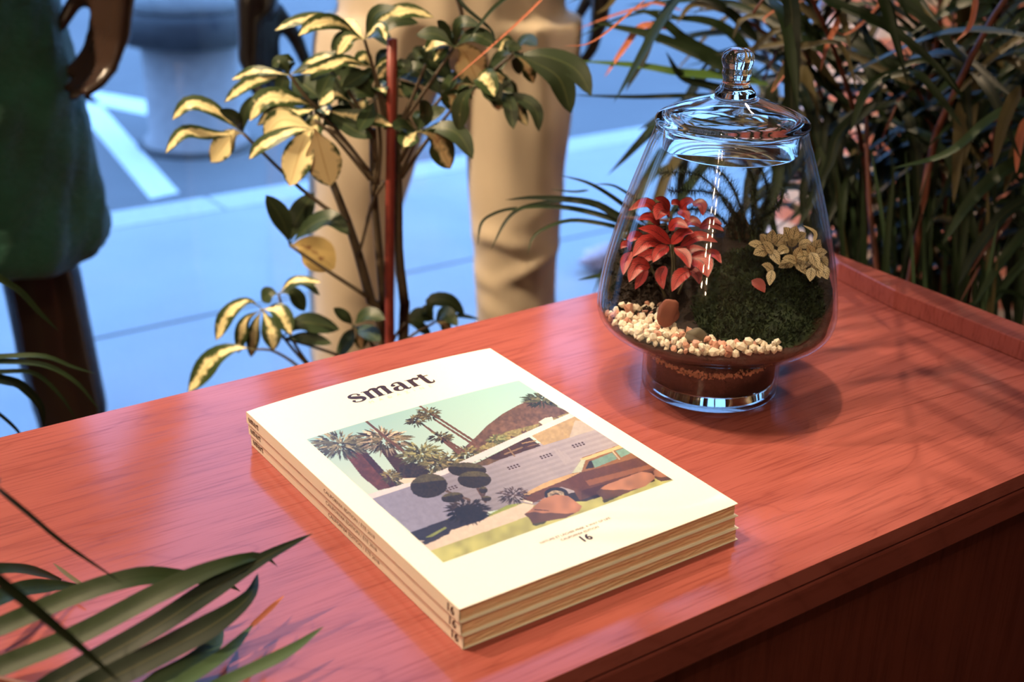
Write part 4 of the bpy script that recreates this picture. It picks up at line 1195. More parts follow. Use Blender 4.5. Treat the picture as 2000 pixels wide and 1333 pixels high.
# ------------------------------------------------------------------ variegated umbrella plant
def leafmat(name, green, green2, pale, pale_amt, rough=.35, midrib=None, lo=.32, hi=.5):
    """dark margin, pale irregular heart along the midrib"""
    m = Mat(name)
    tc = m.node('ShaderNodeTexCoord'); sp = m.node('ShaderNodeSeparateXYZ'); m.link(tc.outputs['UV'], sp.inputs[0])
    u, v = sp.outputs[0], sp.outputs[1]
    av = m.math('ABSOLUTE', m.math('SUBTRACT', v, .5))
    nz = m.math('ADD', m.math('MULTIPLY', m.noise(m.coords('Object'), 55, 4, .6), .55), m.math('MULTIPLY', m.noise(m.coords('UV', (6, 3, 1)), 1.0, 4, .6), .45))
    ob = m.noise(m.coords('Object'), 30, 3)
    col = m.mix(ob, green, green2)
    if pale_amt > 0:
        k = m.math('ADD', m.math('MULTIPLY', av, -1.25), m.math('ADD', m.math('MULTIPLY', nz, 1.7), pale_amt - .75))
        mask = m.ramp(k, [(lo, (0, 0, 0)), (hi, (1, 1, 1))])
        col = m.mix(mask, col, pale)
    rib = m.math('LESS_THAN', av, .03)
    col = m.mix(m.math('MULTIPLY', rib, .6), col, midrib or tuple(c * .6 for c in green))
    m.color(col).set(rough=rough, spec=.22)
    m.bump(m.noise(m.coords('UV', (3, 40, 1)), 1.0, 2), .15, .001)
    return m.m
G1, G2 = srgb(46, 62, 36), srgb(64, 80, 44)
PALE = srgb(234, 220, 168)
SV = leafmat('umbrella_leaf_variegated', G1, G2, PALE, .55, midrib=srgb(190, 170, 110))
SG = leafmat('umbrella_leaf_green', srgb(40, 52, 36), srgb(56, 70, 44), PALE, 0.06, midrib=srgb(90, 96, 60))
SC_ = leafmat('umbrella_leaf_cream', G1, G2, PALE, .85, midrib=srgb(206, 180, 116))
BROWNSPOT = leafmat('umbrella_leaf_blotched', srgb(210, 190, 130), srgb(200, 170, 110), srgb(110, 50, 44), .30, midrib=srgb(180, 150, 100))
BARK = plain('umbrella_stem', srgb(74, 62, 44), .6, .2, 60)
STK = plain('red_stake', srgb(122, 50, 40), .5, .15, 80)
def z2(x, y): return (300 + x / 2.2222, y / 2.2222)
def z3(x, y): return (300 + x / 3.0303, 350 + y / 3.0303)
DS = 1.36
def PS(x, y, d): return PV(x, y, d * 0.945)
sx_, sy_ = PS(762, 640, DS)[:2]
sch = thing('umbrella_plant', (sx_, sy_, 0.0), 'variegated umbrella plant tied to a red stake behind the cabinet', 'plant')
v, f = lathe([(0.0001, 0.003), (.105, .003), (.118, .04), (.135, .27), (.140, .28), (.140, .295), (.128, .295), (.124, .26), (.0001, .255)], sx_, sy_, 0, 40)
mk('pot', v, f, plain('terracotta', srgb(150, 84, 60), .8, .15, 40), sch)
v, f = lathe([(0.0001, .262), (.122, .258), (.123, .252), (.0001, .25)], sx_, sy_, 0, 32); mk('potting_soil', v, f, SOILM, sch)
v, f, uv = tube([(sx_, sy_, .2)] + [PS(x, y, DS) for x, y in ((761, 640), (763, 350), (766, 76))], .0052, 10, 12); mk('stake', v, f, STK, sch, True, uv)
# leaves: hub, tip, optional crest of the arch, width px, kind, depth offset
S = []
def add(fn, hub, leaves, d=0.0):
    for L in leaves:
        pts = [hub] + list(L[0]) if not isinstance(L[0], tuple) or isinstance(L[0][0], tuple) else [hub, L[0]]
        S.append(([fn(*p) for p in pts], L[1] / (2.2222 if fn is z2 else 3.0303), L[2], d))
add(z2, (390, 580), [([(250, 470), (150, 450), (82, 520)], 62, 'v'), ([(250, 585), (130, 575), (52, 665)], 55, 'v'), ([(340, 590), (248, 705)], 84, 'c'), ([(360, 520), (285, 480)], 55, 'g'), ([(395, 500), (432, 415)], 44, 'g')], .02)
add(z2, (700, 560), [([(600, 570), (470, 630), (415, 692)], 58, 'v'), ([(655, 600), (590, 808)], 104, 'c'), ([(712, 600), (768, 808)], 122, 'c'), ([(560, 520), (480, 600)], 82, 'c'), ([(650, 620), (600, 640)], 50, 'g')], -.03)
add(z2, (720, 470), [([(600, 430), (480, 430), (418, 525)], 78, 'v'), ([(620, 490), (540, 480), (450, 545)], 60, 'v'), ([(850, 505), (930, 510), (1040, 548)], 62, 'v'), ([(780, 420), (860, 330), (960, 420)], 70, 'g'), ([(690, 560), (680, 640)], 70, 'v'), ([(800, 520), (880, 570), (950, 600)], 60, 'g')], .0)
add(z2, (590, 325), [([(450, 310), (340, 345)], 46, 'v'), ([(450, 350), (370, 390), (308, 445)], 50, 'v'), ([(680, 270), (760, 250), (880, 290)], 48, 'v'), ([(560, 290), (528, 285)], 40, 'g'), ([(640, 360), (725, 425)], 92, 'g'), ([(660, 300), (730, 310)], 40, 'g')], .05)
add(z2, (915, 172), [([(760, 85), (620, 90), (528, 132)], 48, 'v'), ([(800, 100), (700, 105), (628, 155)], 62, 'v'), ([(860, 110), (810, 95)], 40, 'c'), ([(1000, 80), (1100, 45), (1215, 75)], 58, 'v'), ([(980, 110), (1010, 175)], 42, 'v'), ([(1000, 120), (1060, 90), (1150, 100)], 50, 'g'), ([(960, 60), (1050, 30)], 46, 'g')], .03)
add(z2, (955, 300), [([(840, 260), (740, 290), (640, 320)], 52, 'v'), ([(1010, 270), (1070, 305)], 44, 'v'), ([(900, 330), (820, 380)], 56, 'g')], .02)
add(z2, (960, 430), [([(860, 340), (790, 345), (725, 415)], 84, 'g'), ([(880, 400), (800, 450)], 70, 'g'), ([(880, 470), (800, 500), (735, 545)], 70, 'g'), ([(900, 370), (850, 300)], 60, 'g'), ([(930, 500), (890, 570)], 60, 'g')], .03)
add(z2, (1305, 205), [([(1230, 150), (1140, 150)], 52, 'g'), ([(1240, 190), (1170, 205)], 50, 'v'), ([(1390, 150), (1500, 205)], 60, 'g'), ([(1350, 230), (1410, 365)], 112, 'c'), ([(1260, 130), (1230, 90)], 46, 'g'), ([(1330, 100), (1420, 110)], 46, 'g')], -.01)
add(z2, (1560, 235), [([(1690, 240), (1830, 300), (1900, 415)], 84, 'g'), ([(1650, 270), (1760, 340), (1812, 492)], 88, 'g'), ([(1610, 270), (1650, 360)], 56, 'v'), ([(1530, 200), (1600, 210)], 44, 'g'), ([(1500, 280), (1440, 330)], 50, 'g')], .02)
add(z2, (1400, 370), [([(1320, 370), (1300, 490)], 104, 'v'), ([(1340, 440), (1325, 568)], 62, 'g'), ([(1450, 380), (1510, 430)], 76, 'g'), ([(1320, 340), (1240, 400)], 56, 'g'), ([(1430, 330), (1480, 420)], 80, 'v')], -.02)
add(z2, (1480, 400), [([(1540, 440), (1562, 560)], 52, 'g'), ([(1550, 430), (1622, 545)], 58, 'v'), ([(1600, 430), (1660, 480), (1672, 572)], 50, 'g')], .02)
add(z2, (1145, 570), [([(1220, 600), (1288, 732)], 96, 'v'), ([(1250, 555), (1330, 590), (1385, 690)], 70, 'g'), ([(1110, 600), (1085, 640)], 72, 'v'), ([(1080, 550), (1040, 560)], 60, 'g'), ([(1170, 500), (1155, 440)], 70, 'g'), ([(1200, 500), (1270, 470)], 50, 'g')], -.02)
add(z2, (1060, 340), [([(1130, 260), (1210, 265), (1295, 345)], 80, 'g'), ([(1110, 330), (1180, 340), (1240, 400)], 66, 'g'), ([(1120, 400), (1170, 430)], 60, 'g'), ([(1200, 350), (1280, 350)], 44, 'v')], .04)
add(z2, (590, 1065), [([(560, 960), (488, 848)], 74, 'g'), ([(620, 960), (695, 838)], 88, 'g'), ([(680, 980), (770, 950), (850, 1022)], 74, 'g'), ([(660, 1070), (785, 1165)], 130, 'b')], .0)
add(z3, (640, 770), [([(560, 720), (440, 800), (370, 955)], 84, 'v'), ([(540, 850), (500, 1030)], 70, 'v'), ([(600, 880), (575, 1055)], 70, 'v'), ([(690, 880), (712, 1015)], 100, 'v'), ([(740, 780), (815, 920)], 100, 'v')], -.01)
add(z3, (740, 680), [([(830, 600), (990, 612)], 50, 'v'), ([(880, 610), (985, 690)], 46, 'g'), ([(820, 670), (895, 782)], 82, 'g'), ([(690, 680), (640, 720)], 90, 'g')], .01)
add(z3, (600, 1010), [([(500, 1000), (360, 1060), (205, 1262)], 120, 'v')], -.02)
add(z3, (760, 940), [([(880, 850), (1100, 890)], 110, 'g'), ([(900, 940), (1055, 975)], 70, 'g')], .0)
add(z3, (1180, 870), [([(1150, 830), (1065, 765)], 62, 'g'), ([(1170, 930), (1085, 1045)], 90, 'g'), ([(1260, 800), (1370, 830)], 80, 'g'), ([(1260, 900), (1340, 960)], 90, 'g'), ([(1220, 920), (1230, 1010)], 70, 'v')], .0)
add(z3, (1490, 850), [([(1560, 800), (1660, 830)], 80, 'g'), ([(1570, 870), (1640, 920)], 60, 'g'), ([(1540, 830), (1600, 850)], 70, 'g')], .02)
add(z3, (1660, 850), [([(1640, 730), (1740, 720), (1840, 800)], 84, 'g'), ([(1720, 790), (1800, 870)], 80, 'g'), ([(1700, 850), (1760, 900)], 70, 'v'), ([(1620, 770), (1580, 800)], 50, 'g'), ([(1800, 810), (1930, 830)], 24, 'g')], .02)
rx_ = np.random.default_rng(17)
for hub, cnt in (((700, 520), 4), ((720, 470), 4), ((590, 325), 3), ((915, 172), 4), ((955, 300), 4), ((960, 430), 4), ((1305, 205), 4), ((1560, 235), 4), ((1400, 370), 4), ((1480, 400), 3), ((1145, 570), 3), ((1060, 340), 4), ((850, 440), 4), ((1180, 280), 4), ((1250, 420), 3), ((800, 330), 4)):
    for i in range(cnt):
        a = rx_.uniform(0, 2 * math.pi); L = rx_.uniform(95, 165); cx, cy = math.cos(a) * L, math.sin(a) * L * .55
        S.append(([z2(*hub), z2(hub[0] + cx * .5, hub[1] + cy * .5 - 28), z2(hub[0] + cx, hub[1] + cy + 26)], rx_.uniform(46, 70) / 2.2222, 'v' if rx_.random() < .55 else 'g', rx_.uniform(0, .08)))
KM = {'v': SV, 'g': SG, 'c': SC_, 'b': BROWNSPOT}
rs = np.random.default_rng(11)
hubs = set()
for pts, w, k, d in S:
    dd = DS + d + rs.uniform(-.02, .02)
    tipd = dd + rs.uniform(-.045, .03)
    n = len(pts); P = [PS(x, y, dd + (tipd - dd) * i / (n - 1)) for i, (x, y) in enumerate(pts)]
    vv, ff, uv = leaf(P, 1.2 * w * DS / FPX, prof=prof_obov, fold=.14, nseg=12, ripple=.07, cam=.8 if k in 'cb' else .62)
    mk('leaf', vv, ff, KM[k], sch, True, uv, origin=P[0])
def stem(pts, r, fn=z2, d=0.0, name='branch'):
    P = [PS(*fn(*p), DS + d) for p in pts]
    v, f, uv = tube(P, r, 7); mk(name, v, f, BARK, sch, True, uv)
base = lambda k: (sx_ + .02 * k, sy_ + .005 * k, .24)
for pts, r in (([(775, 790), (830, 930), (890, 1110), (950, 1330), (990, 1450)], [.004, .0055, .006, .0065, .007]), ([(950, 560), (955, 800), (965, 950), (1000, 1330), (1005, 1450)], [.0035, .0045, .005, .006, .006]),
               ([(1050, 560), (1062, 800), (1065, 1100), (1090, 1330), (1085, 1450)], [.004, .005, .006, .0065, .007])):
    P = [PS(*z2(*p), DS + .012) for p in pts] + [np.array([sx_ + RNG.uniform(-.02, .02), sy_ + RNG.uniform(-.02, .02), .24])]
    v, f, uv = tube(P, r + [.008], 9, 30); mk('trunk', v, f, BARK, sch, True, uv)
for pts in ([(390, 580), (440, 630), (640, 820), (840, 970)], [(590, 1065), (730, 1160), (930, 1290)], [(700, 560), (780, 570), (900, 700), (960, 800)], [(700, 480), (790, 560), (930, 740)],
            [(890, 1110), (950, 880), (1000, 790)], [(915, 172), (960, 320), (1010, 480), (1030, 600)], [(590, 325), (660, 420), (720, 480)], [(1145, 600), (1070, 760)], [(1305, 205), (1180, 390), (1060, 560)],
            [(1290, 480), (1180, 620), (1075, 770)], [(1560, 235), (1400, 372), (1290, 480)], [(1480, 400), (1400, 372)], [(955, 300), (985, 450), (1010, 560)], [(960, 430), (985, 620), (970, 800)], [(1060, 340), (1050, 500), (1050, 600)],
            [(960, 560), (965, 700), (955, 850)], [(1305, 205), (1340, 90), (1310, -40)],
            [(850, 440), (930, 560), (960, 700)], [(1180, 280), (1120, 430), (1060, 560)], [(1250, 420), (1150, 560), (1070, 700)], [(800, 330), (880, 450), (960, 600)], [(700, 520), (790, 600), (940, 780)]):
    stem(pts, [.0016, .002, .0026])
for pts in ([(640, 770), (740, 900), (900, 1090), (1150, 1300)], [(600, 1010), (700, 1015), (850, 1105), (1050, 1300)], [(740, 680), (800, 900), (890, 1060), (1080, 1290)], [(1180, 870), (1280, 960), (1340, 1100)], [(1490, 850), (1420, 950), (1380, 1100)], [(1660, 850), (1500, 950), (1400, 1120)], [(760, 940), (1000, 1010), (1300, 1120)]):
    stem(pts, [.0014, .0018, .0022], z3)

# ------------------------------------------------------------------ palms
PG = leafmat('palm_green', srgb(28, 44, 26), srgb(46, 60, 35), PALE, 0.0, .42, srgb(26, 38, 24))
PD = leafmat('palm_dark_green', srgb(15, 26, 15), srgb(26, 38, 22), PALE, 0.0, .45, srgb(70, 70, 42))
PO = leafmat('palm_olive', srgb(74, 68, 44), srgb(98, 88, 56), PALE, 0.0, .5, srgb(70, 64, 40))
PLt = leafmat('palm_pale_underside', srgb(58, 80, 56), srgb(72, 94, 64), PALE, 0.0, .5, srgb(60, 84, 60))
PR = leafmat('palm_dried', srgb(176, 98, 74), srgb(206, 130, 98), PALE, 0.0, .6, srgb(130, 66, 50))
RACH = plain('palm_stem', srgb(104, 58, 44), .5, .2, 60)
POTM = plain('dark_pot', srgb(60, 54, 52), .6)

def palm(name, x, y, label, pot_r=.14, pot_h=.3):
    t = thing(name, (x, y, 0), label, 'plant')
    v, f = lathe([(.0001, .003), (pot_r * .75, .003), (pot_r * .95, pot_h * .9), (pot_r, pot_h * .92), (pot_r, pot_h), (pot_r * .9, pot_h), (pot_r * .88, pot_h * .86), (.0001, pot_h * .85)], x, y, 0, 36)
    mk('pot', v, f, POTM, t)
    v, f = lathe([(.0001, pot_h * .875), (pot_r * .86, pot_h * .87), (pot_r * .86, pot_h * .855), (.0001, pot_h * .855)], x, y, 0, 32); mk('potting_soil', v, f, SOILM, t)
    return t
def frond(t, pts, r=(.006, .002)):
    v, f, uv = tube(pts, list(r), 7, 20)
    return mk('frond', v, f, RACH, t, True, uv, origin=pts[0])
def blade(fr, P, w, mat, prof=prof_strap, **kw):
    v, f, uv = leaf(P, w, prof=prof, **{**dict(fold=.22, nseg=12), **kw})
    return mk('leaflet', v, f, mat, fr, True, uv, origin=P[0])
def pblade(fr, pts, w_px, d0, d1, mat, **kw):
    ds = np.linspace(d0, d1, len(pts)); P = [PX(x, y, d) for (x, y), d in zip(pts, ds)]
    return blade(fr, P, w_px * (d0 + d1) / 2 / FPX, mat, **kw)

# foreground palm reaching in over the left end of the cabinet
fp = palm('parlour_palm', -0.27, 0.40, 'potted palm whose long dark leaves reach over the left cabinet end')
f1 = frond(fp, [(-.27, .40, .26), (-.24, .48, .62), (-.12, .58, .84)] + [tuple(PX(*q)) for q in ((-120, 1105, .70), (-92, 1200, .68), (-68, 1265, .66), (60, 1366, .632), (290, 1362, .648), (415, 1360, .65))], (.005, .0035, .0025, .0015))
f2 = frond(fp, [(-.27, .40, .26), (-.26, .44, .7), (-.12, .48, .93)] + [tuple(PX(*q)) for q in ((-60, 925, .60), (-64, 1000, .57), (-66, 1088, .54))], (.005, .0035, .002))
FD = .70
for pts, w, d0, d1, mt, kw in (
    ([(-70, 1250), (-10, 1230), (147, 1164), (265, 1129), (345, 1127), (436, 1140), (471, 1157)], 33, .66, .735, PG, {}),
    ([(-90, 1340), (-5, 1306), (147, 1244), (300, 1165), (394, 1120), (476, 1092), (515, 1088), (543, 1108)], 35, .64, .735, PG, {}),
    ([(60, 1362), (100, 1340), (300, 1227), (406, 1158), (511, 1093), (612, 1042)], 38, .63, .735, PD, {}),
    ([(130, 1370), (180, 1345), (300, 1283), (417, 1220), (486, 1166), (504, 1120)], 44, .63, .72, PD, {}),
    ([(280, 1345), (370, 1299), (417, 1262), (436, 1226)], 32, .66, .71, PLt, {}),
    ([(330, 1350), (441, 1276), (495, 1220)], 24, .655, .712, PLt, dict(prof=prof_lance)),
    ([(489, 1226), (520, 1197), (556, 1163)], 9, .712, .73, PR, {}),
    ([(400, 1352), (436, 1335), (558, 1276), (633, 1224)], 22, .65, .70, PLt, {}),
    ([(-80, 1120), (-5, 1112), (44, 1113), (88, 1123), (131, 1139)], 20, .70, .775, PG, {}),
    ([(-90, 1200), (-5, 1170), (44, 1152), (103, 1145), (164, 1145)], 30, .68, .76, PG, {}),
    ([(162, 1145), (130, 1122), (103, 1100)], 7, .75, .77, PO, {}),
    ([(60, 1215), (120, 1212), (165, 1205)], 5, .74, .75, PO, {})):
    pblade(f1, pts, w * 1.2, d0, d1, mt, nseg=22, cam=.6, **kw)
for pts, w, d0, d1, mt in (([(-60, 1085), (-5, 1133), (74, 1197), (153, 1262), (240, 1338)], 26, .54, .60, PD),
                           ([(-40, 925), (-3, 957), (59, 1008), (127, 1064), (244, 1143)], 13, .60, .68, PD)):
    pblade(f2, pts, w, d0, d1, mt, nseg=16, prof=prof_lance)

# palm behind the left end of the cabinet
lp = palm('slender_palm', -0.05, 1.22, 'slender potted palm at the foot of the green-skirted mannequin', .12, .28)
f3 = frond(lp, [(-.05, 1.22, .24), (0.04, 1.20, .45)] + [tuple(PX(*q)) for q in ((-66, 800, 1.17), (-66, 700, 1.17), (-66, 500, 1.17))], (.005, .003, .0015))
for pts, w, mt in (([(-60, 500), (0, 545), (40, 571), (78, 612), (116, 648)], 17, PG), ([(-60, 700), (0, 697), (84, 696), (142, 717), (189, 731)], 12, PG), ([(-60, 710), (0, 707), (84, 713), (148, 747), (197, 805)], 13, PG),
                   ([(-60, 730), (0, 727), (67, 730), (118, 774), (150, 822)], 11, PG), ([(-60, 725), (0, 742), (40, 754), (78, 794), (86, 840)], 24, PD), ([(-40, 785), (0, 811), (37, 846), (50, 880)], 9, PD)):
    pblade(f3, pts, w, 1.17, 1.23, mt, nseg=16, prof=prof_lance)

# big palm on the right
BX, BY = 1.33, 1.00
bp_ = palm('areca_palm', BX, BY, 'large bushy areca palm filling the right behind the jar', .17, .34)
rp2 = np.random.default_rng(21)
nleaf = 0
stuff_mats = [PG, PD, PO]
# canes rising from the pot
tips = []
for i in range(10):
    a = rp2.uniform(0, 2 * math.pi); r = rp2.uniform(.02, .11)
    b0 = np.array([BX + r * math.cos(a), BY + r * math.sin(a), .29])
    tip = PX(rp2.uniform(1400, 2080), rp2.uniform(-160, 260), rp2.uniform(1.32, 1.72))
    mid = b0 * .45 + tip * .55 + np.array([0, 0, .12]); mid[:2] = b0[:2] * .6 + tip[:2] * .4
    end = tip + (tip - mid) * .45 + np.array([0, 0, -.12])
    pts = [b0, (b0 + mid) / 2 + [0, 0, .02], mid, tip, end]
    fr = frond(bp_, pts, (.0055, .0045, .003, .0015))
    C = catmull(pts, 40)
    bag = {0: Bag(), 1: Bag(), 2: Bag()}
    for j in range(15, 40, 1):
        for sgn in (-1, 1):
            tdir = unit(C[min(j + 1, 39)] - C[j - 1]); side = unit(np.cross(tdir, [0, 0, 1])) * sgn
            L = rp2.uniform(.20, .34) * (1 - .45 * abs((j - 26) / 14)); w = rp2.uniform(.011, .017)
            d = unit(side * rp2.uniform(.7, 1.0) + tdir * rp2.uniform(.3, .9) + np.array([0, 0, rp2.uniform(-.1, .35)]))
            P0 = C[j]; P1 = P0 + d * L * .5 + [0, 0, .01]; P2 = P0 + d * L + np.array([0, 0, -rp2.uniform(.03, .13)])
            dep2 = (P2 - CAM) @ FW; dep1 = (P1 - CAM) @ FW
            if dep2 < 1.16 or dep1 < 1.16: continue
            if P2[0] > 2.4 or P2[1] > 1.95: continue
            q = int(rp2.choice([0, 0, 1, 1, 2]))
            if j % 3 == 0: continue
            if nleaf < 170 and j % 2 == 0:
                blade(fr, [P0, P1, P2], w, stuff_mats[q], nseg=8, cam=.35); nleaf += 1
            else:
                v, f, uv = leaf([P0, P1, P2], w, prof=prof_strap, fold=.22, nseg=6, cam=.35); bag[q].add(v, f, uv)
    for q, b in bag.items():
        if b.n: tag(b.build('leaflets', stuff_mats[q], fr), kind='stuff')
# leaflets that can be told apart in front
fA = frond(bp_, [(BX, BY, .29), (BX - .05, BY, .6), tuple(PX(1420, 480, 1.30)), tuple(PX(1300, 430, 1.26)), tuple(PX(1215, 425, 1.25))], (.005, .004, .003, .0015))
for pts, w, mt in (([(1262, 440), (1212, 397), (1153, 360), (1092, 342)], 11, PD), ([(1262, 405), (1220, 375), (1193, 362), (1160, 360)], 8, PG), ([(1268, 452), (1208, 424), (1153, 397), (1050, 387), (985, 391)], 18, PD),
                   ([(1262, 458), (1203, 431), (1122, 409), (1050, 404), (985, 413)], 14, PG), ([(1262, 462), (1200, 443), (1122, 431), (1072, 443), (1041, 464), (1030, 500)], 11, PG), ([(1110, 392), (1050, 399), (1011, 411), (985, 437), (958, 490)], 9, PD),
                   ([(1010, 405), (967, 417), (940, 437), (933, 482)], 7, PD), ([(1240, 520), (1179, 537), (1127, 548)], 12, PG), ([(1150, 372), (1120, 375), (1075, 370)], 6, PG), ([(1290, 480), (1240, 455), (1200, 450)], 9, PD)):
    pblade(fA, pts, w * 1.1, 1.27, 1.25, mt, nseg=18, prof=prof_lance, cam=.45)
fB = frond(bp_, [(BX, BY, .29), (BX + .02, BY + .08, .75), tuple(PX(1560, 120, 1.50)), tuple(PX(1440, 30, 1.48)), tuple(PX(1300, -20, 1.46))], (.005, .004, .003, .0015))
for pts, w, mt in (([(1480, 160), (1415, 133), (1355, 103), (1265, 68), (1150, 42)], 30, PG), ([(1500, 165), (1415, 150), (1325, 142), (1250, 129), (1128, 119)], 22, leafmat('palm_light_green', srgb(72, 104, 50), srgb(88, 120, 56), PALE, 0, .5)), ([(1420, 188), (1325, 188), (1235, 190), (1118, 186)], 13, PD),  # one blade has a paler green leaf colour of its own
                   ([(1278, 40), (1272, 60), (1257, 112), (1222, 178)], 20, PD), ([(1322, 58), (1257, 51), (1220, 93), (1180, 152)], 16, PR), ([(1440, 40), (1422, 24), (1355, 10), (1321, 47)], 19, PO), ([(1330, 20), (1280, 6), (1257, 12), (1190, 33), (1125, 58)], 7, PR),
                   ([(1340, 40), (1280, 22), (1200, 40), (1120, 78)], 7, PG), ([(1420, 120), (1340, 80), (1280, 30), (1230, 20)], 26, PG), ([(1440, 180), (1370, 165), (1330, 150), (1300, 100)], 22, PD), ([(1210, -20), (1190, 10), (1163, 28)], 12, PO),
                   ([(1470, 110), (1420, 60), (1370, 40), (1290, 35)], 26, PG), ([(1480, 80), (1430, 30), (1380, 0), (1300, -10)], 24, PD), ([(1260, 0), (1160, 80), (1100, 90)], 5, PR), ([(1072, -15), (1000, 55), (880, 160)], 5, PR), ([(1010, -20), (960, 20), (910, 85)], 9, PG), ([(890, -10), (912, 18), (960, 60), (965, 90)], 9, PD)):
    dd = 1.22 if pts[-1][0] < 1115 and w < 10 else 1.46
    pblade(fB, pts, w, dd + .01, dd - .01, mt, nseg=18, prof=prof_lance, cam=.5)
fC = frond(bp_, [(BX, BY, .29), tuple(PX(1780, 540, 1.42)), tuple(PX(1820, 292, 1.36)), tuple(PX(1866, 178, 1.33)), tuple(PX(1930, 50, 1.30)), tuple(PX(1990, -40, 1.28))], (.006, .0055, .005, .004, .003))
for pts, w, mt in (([(1600, -10), (1617, 2), (1730, 52), (1820, 121), (1876, 184)], 24, PG), ([(1745, -10), (1830, 60), (1890, 128)], 24, PG), ([(1880, 190), (1820, 122), (1760, 130), (1700, 165)], 16, PG), ([(1776, 140), (1730, 150), (1690, 180), (1660, 260)], 24, PG),
                   ([(1776, 140), (1800, 150), (1850, 210), (1880, 250)], 18, PG), ([(1710, 200), (1640, 260), (1620, 320), (1590, 380)], 26, PD), ([(2010, 190), (1930, 235), (1850, 300), (1740, 330)], 20, PLt), ([(2010, 60), (1930, 120), (1850, 205)], 15, PO),
                   ([(2010, 120), (1930, 175), (1860, 240), (1800, 300)], 12, PG), ([(2005, 20), (1960, 60), (1890, 90)], 14, PG), ([(2020, 300), (1950, 340), (1890, 400), (1840, 480)], 30, PG), ([(2020, 380), (1960, 420), (1900, 500), (1870, 560)], 26, PD),
                   ([(2010, 440), (1950, 520), (1900, 600)], 20, PG), ([(2010, 500), (1960, 560), (1930, 620)], 18, PG), ([(1990, 170), (1960, 240), (1940, 330)], 26, PO), ([(2000, 250), (1980, 310), (1960, 380)], 24, PO), ([(1900, 150), (1895, 230), (1880, 330)], 26, PO),
                   ([(1875, 200), (1872, 280), (1862, 400)], 24, PO), ([(2005, 230), (1990, 280), (1985, 340)], 18, PR), ([(1600, -5), (1640, 25), (1615, 90), (1602, 140)], 13, PR), ([(1735, -15), (1700, 30), (1650, 68), (1620, 50)], 8, PR), ([(1908, -10), (1895, 50), (1866, 82)], 12, PR),
                   ([(1560, 95), (1620, 82), (1650, 100), (1674, 178)], 12, PO), ([(1600, 85), (1560, 95), (1535, 130), (1508, 178)], 18, PO), ([(1530, 60), (1515, 60), (1470, 100), (1468, 140)], 14, PO), ([(1500, 28), (1450, 38), (1430, 78)], 13, PO), ([(1545, 105), (1530, 140), (1506, 182)], 16, PR),
                   ([(1610, -5), (1540, 8), (1492, 36), (1500, 50)], 7, PR), ([(1975, 430), (1930, 480), (1890, 540)], 8, RACH), ([(1990, 400), (1920, 510), (1870, 600)], 7, RACH), ([(2010, 590), (1960, 570), (1880, 600)], 12, PG)):
    d0 = rp2.uniform(1.22, 1.36)
    pblade(fC, pts, w, d0 + .03, d0, mt, nseg=14, prof=prof_lance, cam=.5)
fD = frond(bp_, [(BX, BY, .29), tuple(PX(1720, 640, 1.45)), tuple(PX(1700, 420, 1.42)), tuple(PX(1690, 200, 1.42))], (.006, .005, .004, .002))
for i in range(58):
    x0 = rp2.uniform(1640, 1990); y0 = rp2.uniform(560, 660) + max(0, (x0 - 1800)) * .25; H = rp2.uniform(180, 380); lean = rp2.normal() * 26 + (x0 - 1760) * .16
    pts = [(x0, y0), (x0 + lean * .4, y0 - H * .5), (x0 + lean, y0 - H)]
    d0 = rp2.uniform(1.30, 1.62)
    pblade(fD, pts, rp2.uniform(7, 15), d0, d0 - .02, [PG, PD, PO, PG, PD, PLt][int(rp2.integers(6))], nseg=8, prof=prof_lance, cam=.6)
for i in range(30):
    x0 = rp2.uniform(1500, 1690); y0 = rp2.uniform(150, 330); H = rp2.uniform(120, 260)
    pts = [(x0, y0), (x0 - rp2.uniform(-20, 50), y0 + H * .4), (x0 - rp2.uniform(-40, 60), y0 + H)]
    d0 = rp2.uniform(1.36, 1.6)
    pblade(fD, pts, rp2.uniform(14, 26), d0, d0, [PD, PD, PG][int(rp2.integers(3))], nseg=8, prof=prof_lance, cam=.6)

# unseen upper frond, added over the cabinet's right end to throw leaf shadows on the wood
PE = [np.array(p) for p in ((BX, BY, .29), (1.30, .98, .80), (1.21, .92, 1.10), (1.10, .82, 1.20), (0.99, .71, 1.20), (0.91, .62, 1.16))]
fE = frond(bp_, [tuple(p) for p in PE], (.006, .005, .004, .003, .0015))
CE = catmull(PE, 60)
for j in range(22, 60, 2):
    td = unit(CE[min(j + 1, 59)] - CE[j - 1]); sd = unit(np.cross(td, [0, 0, 1]))
    for sg in (-1, 1):
        L = rp2.uniform(.16, .26); d = unit(sd * sg * rp2.uniform(.8, 1) + td * rp2.uniform(.35, .8) + np.array([0, 0, rp2.uniform(0, .25)]))
        P0 = CE[j]; blade(fE, [P0, P0 + d * L * .55 + [0, 0, .012], P0 + d * L + [0, 0, -rp2.uniform(.0, .05)]], rp2.uniform(.012, .018), [PG, PD][int(rp2.integers(2))], nseg=8, nrm=np.array([0, 0, 1.0]))
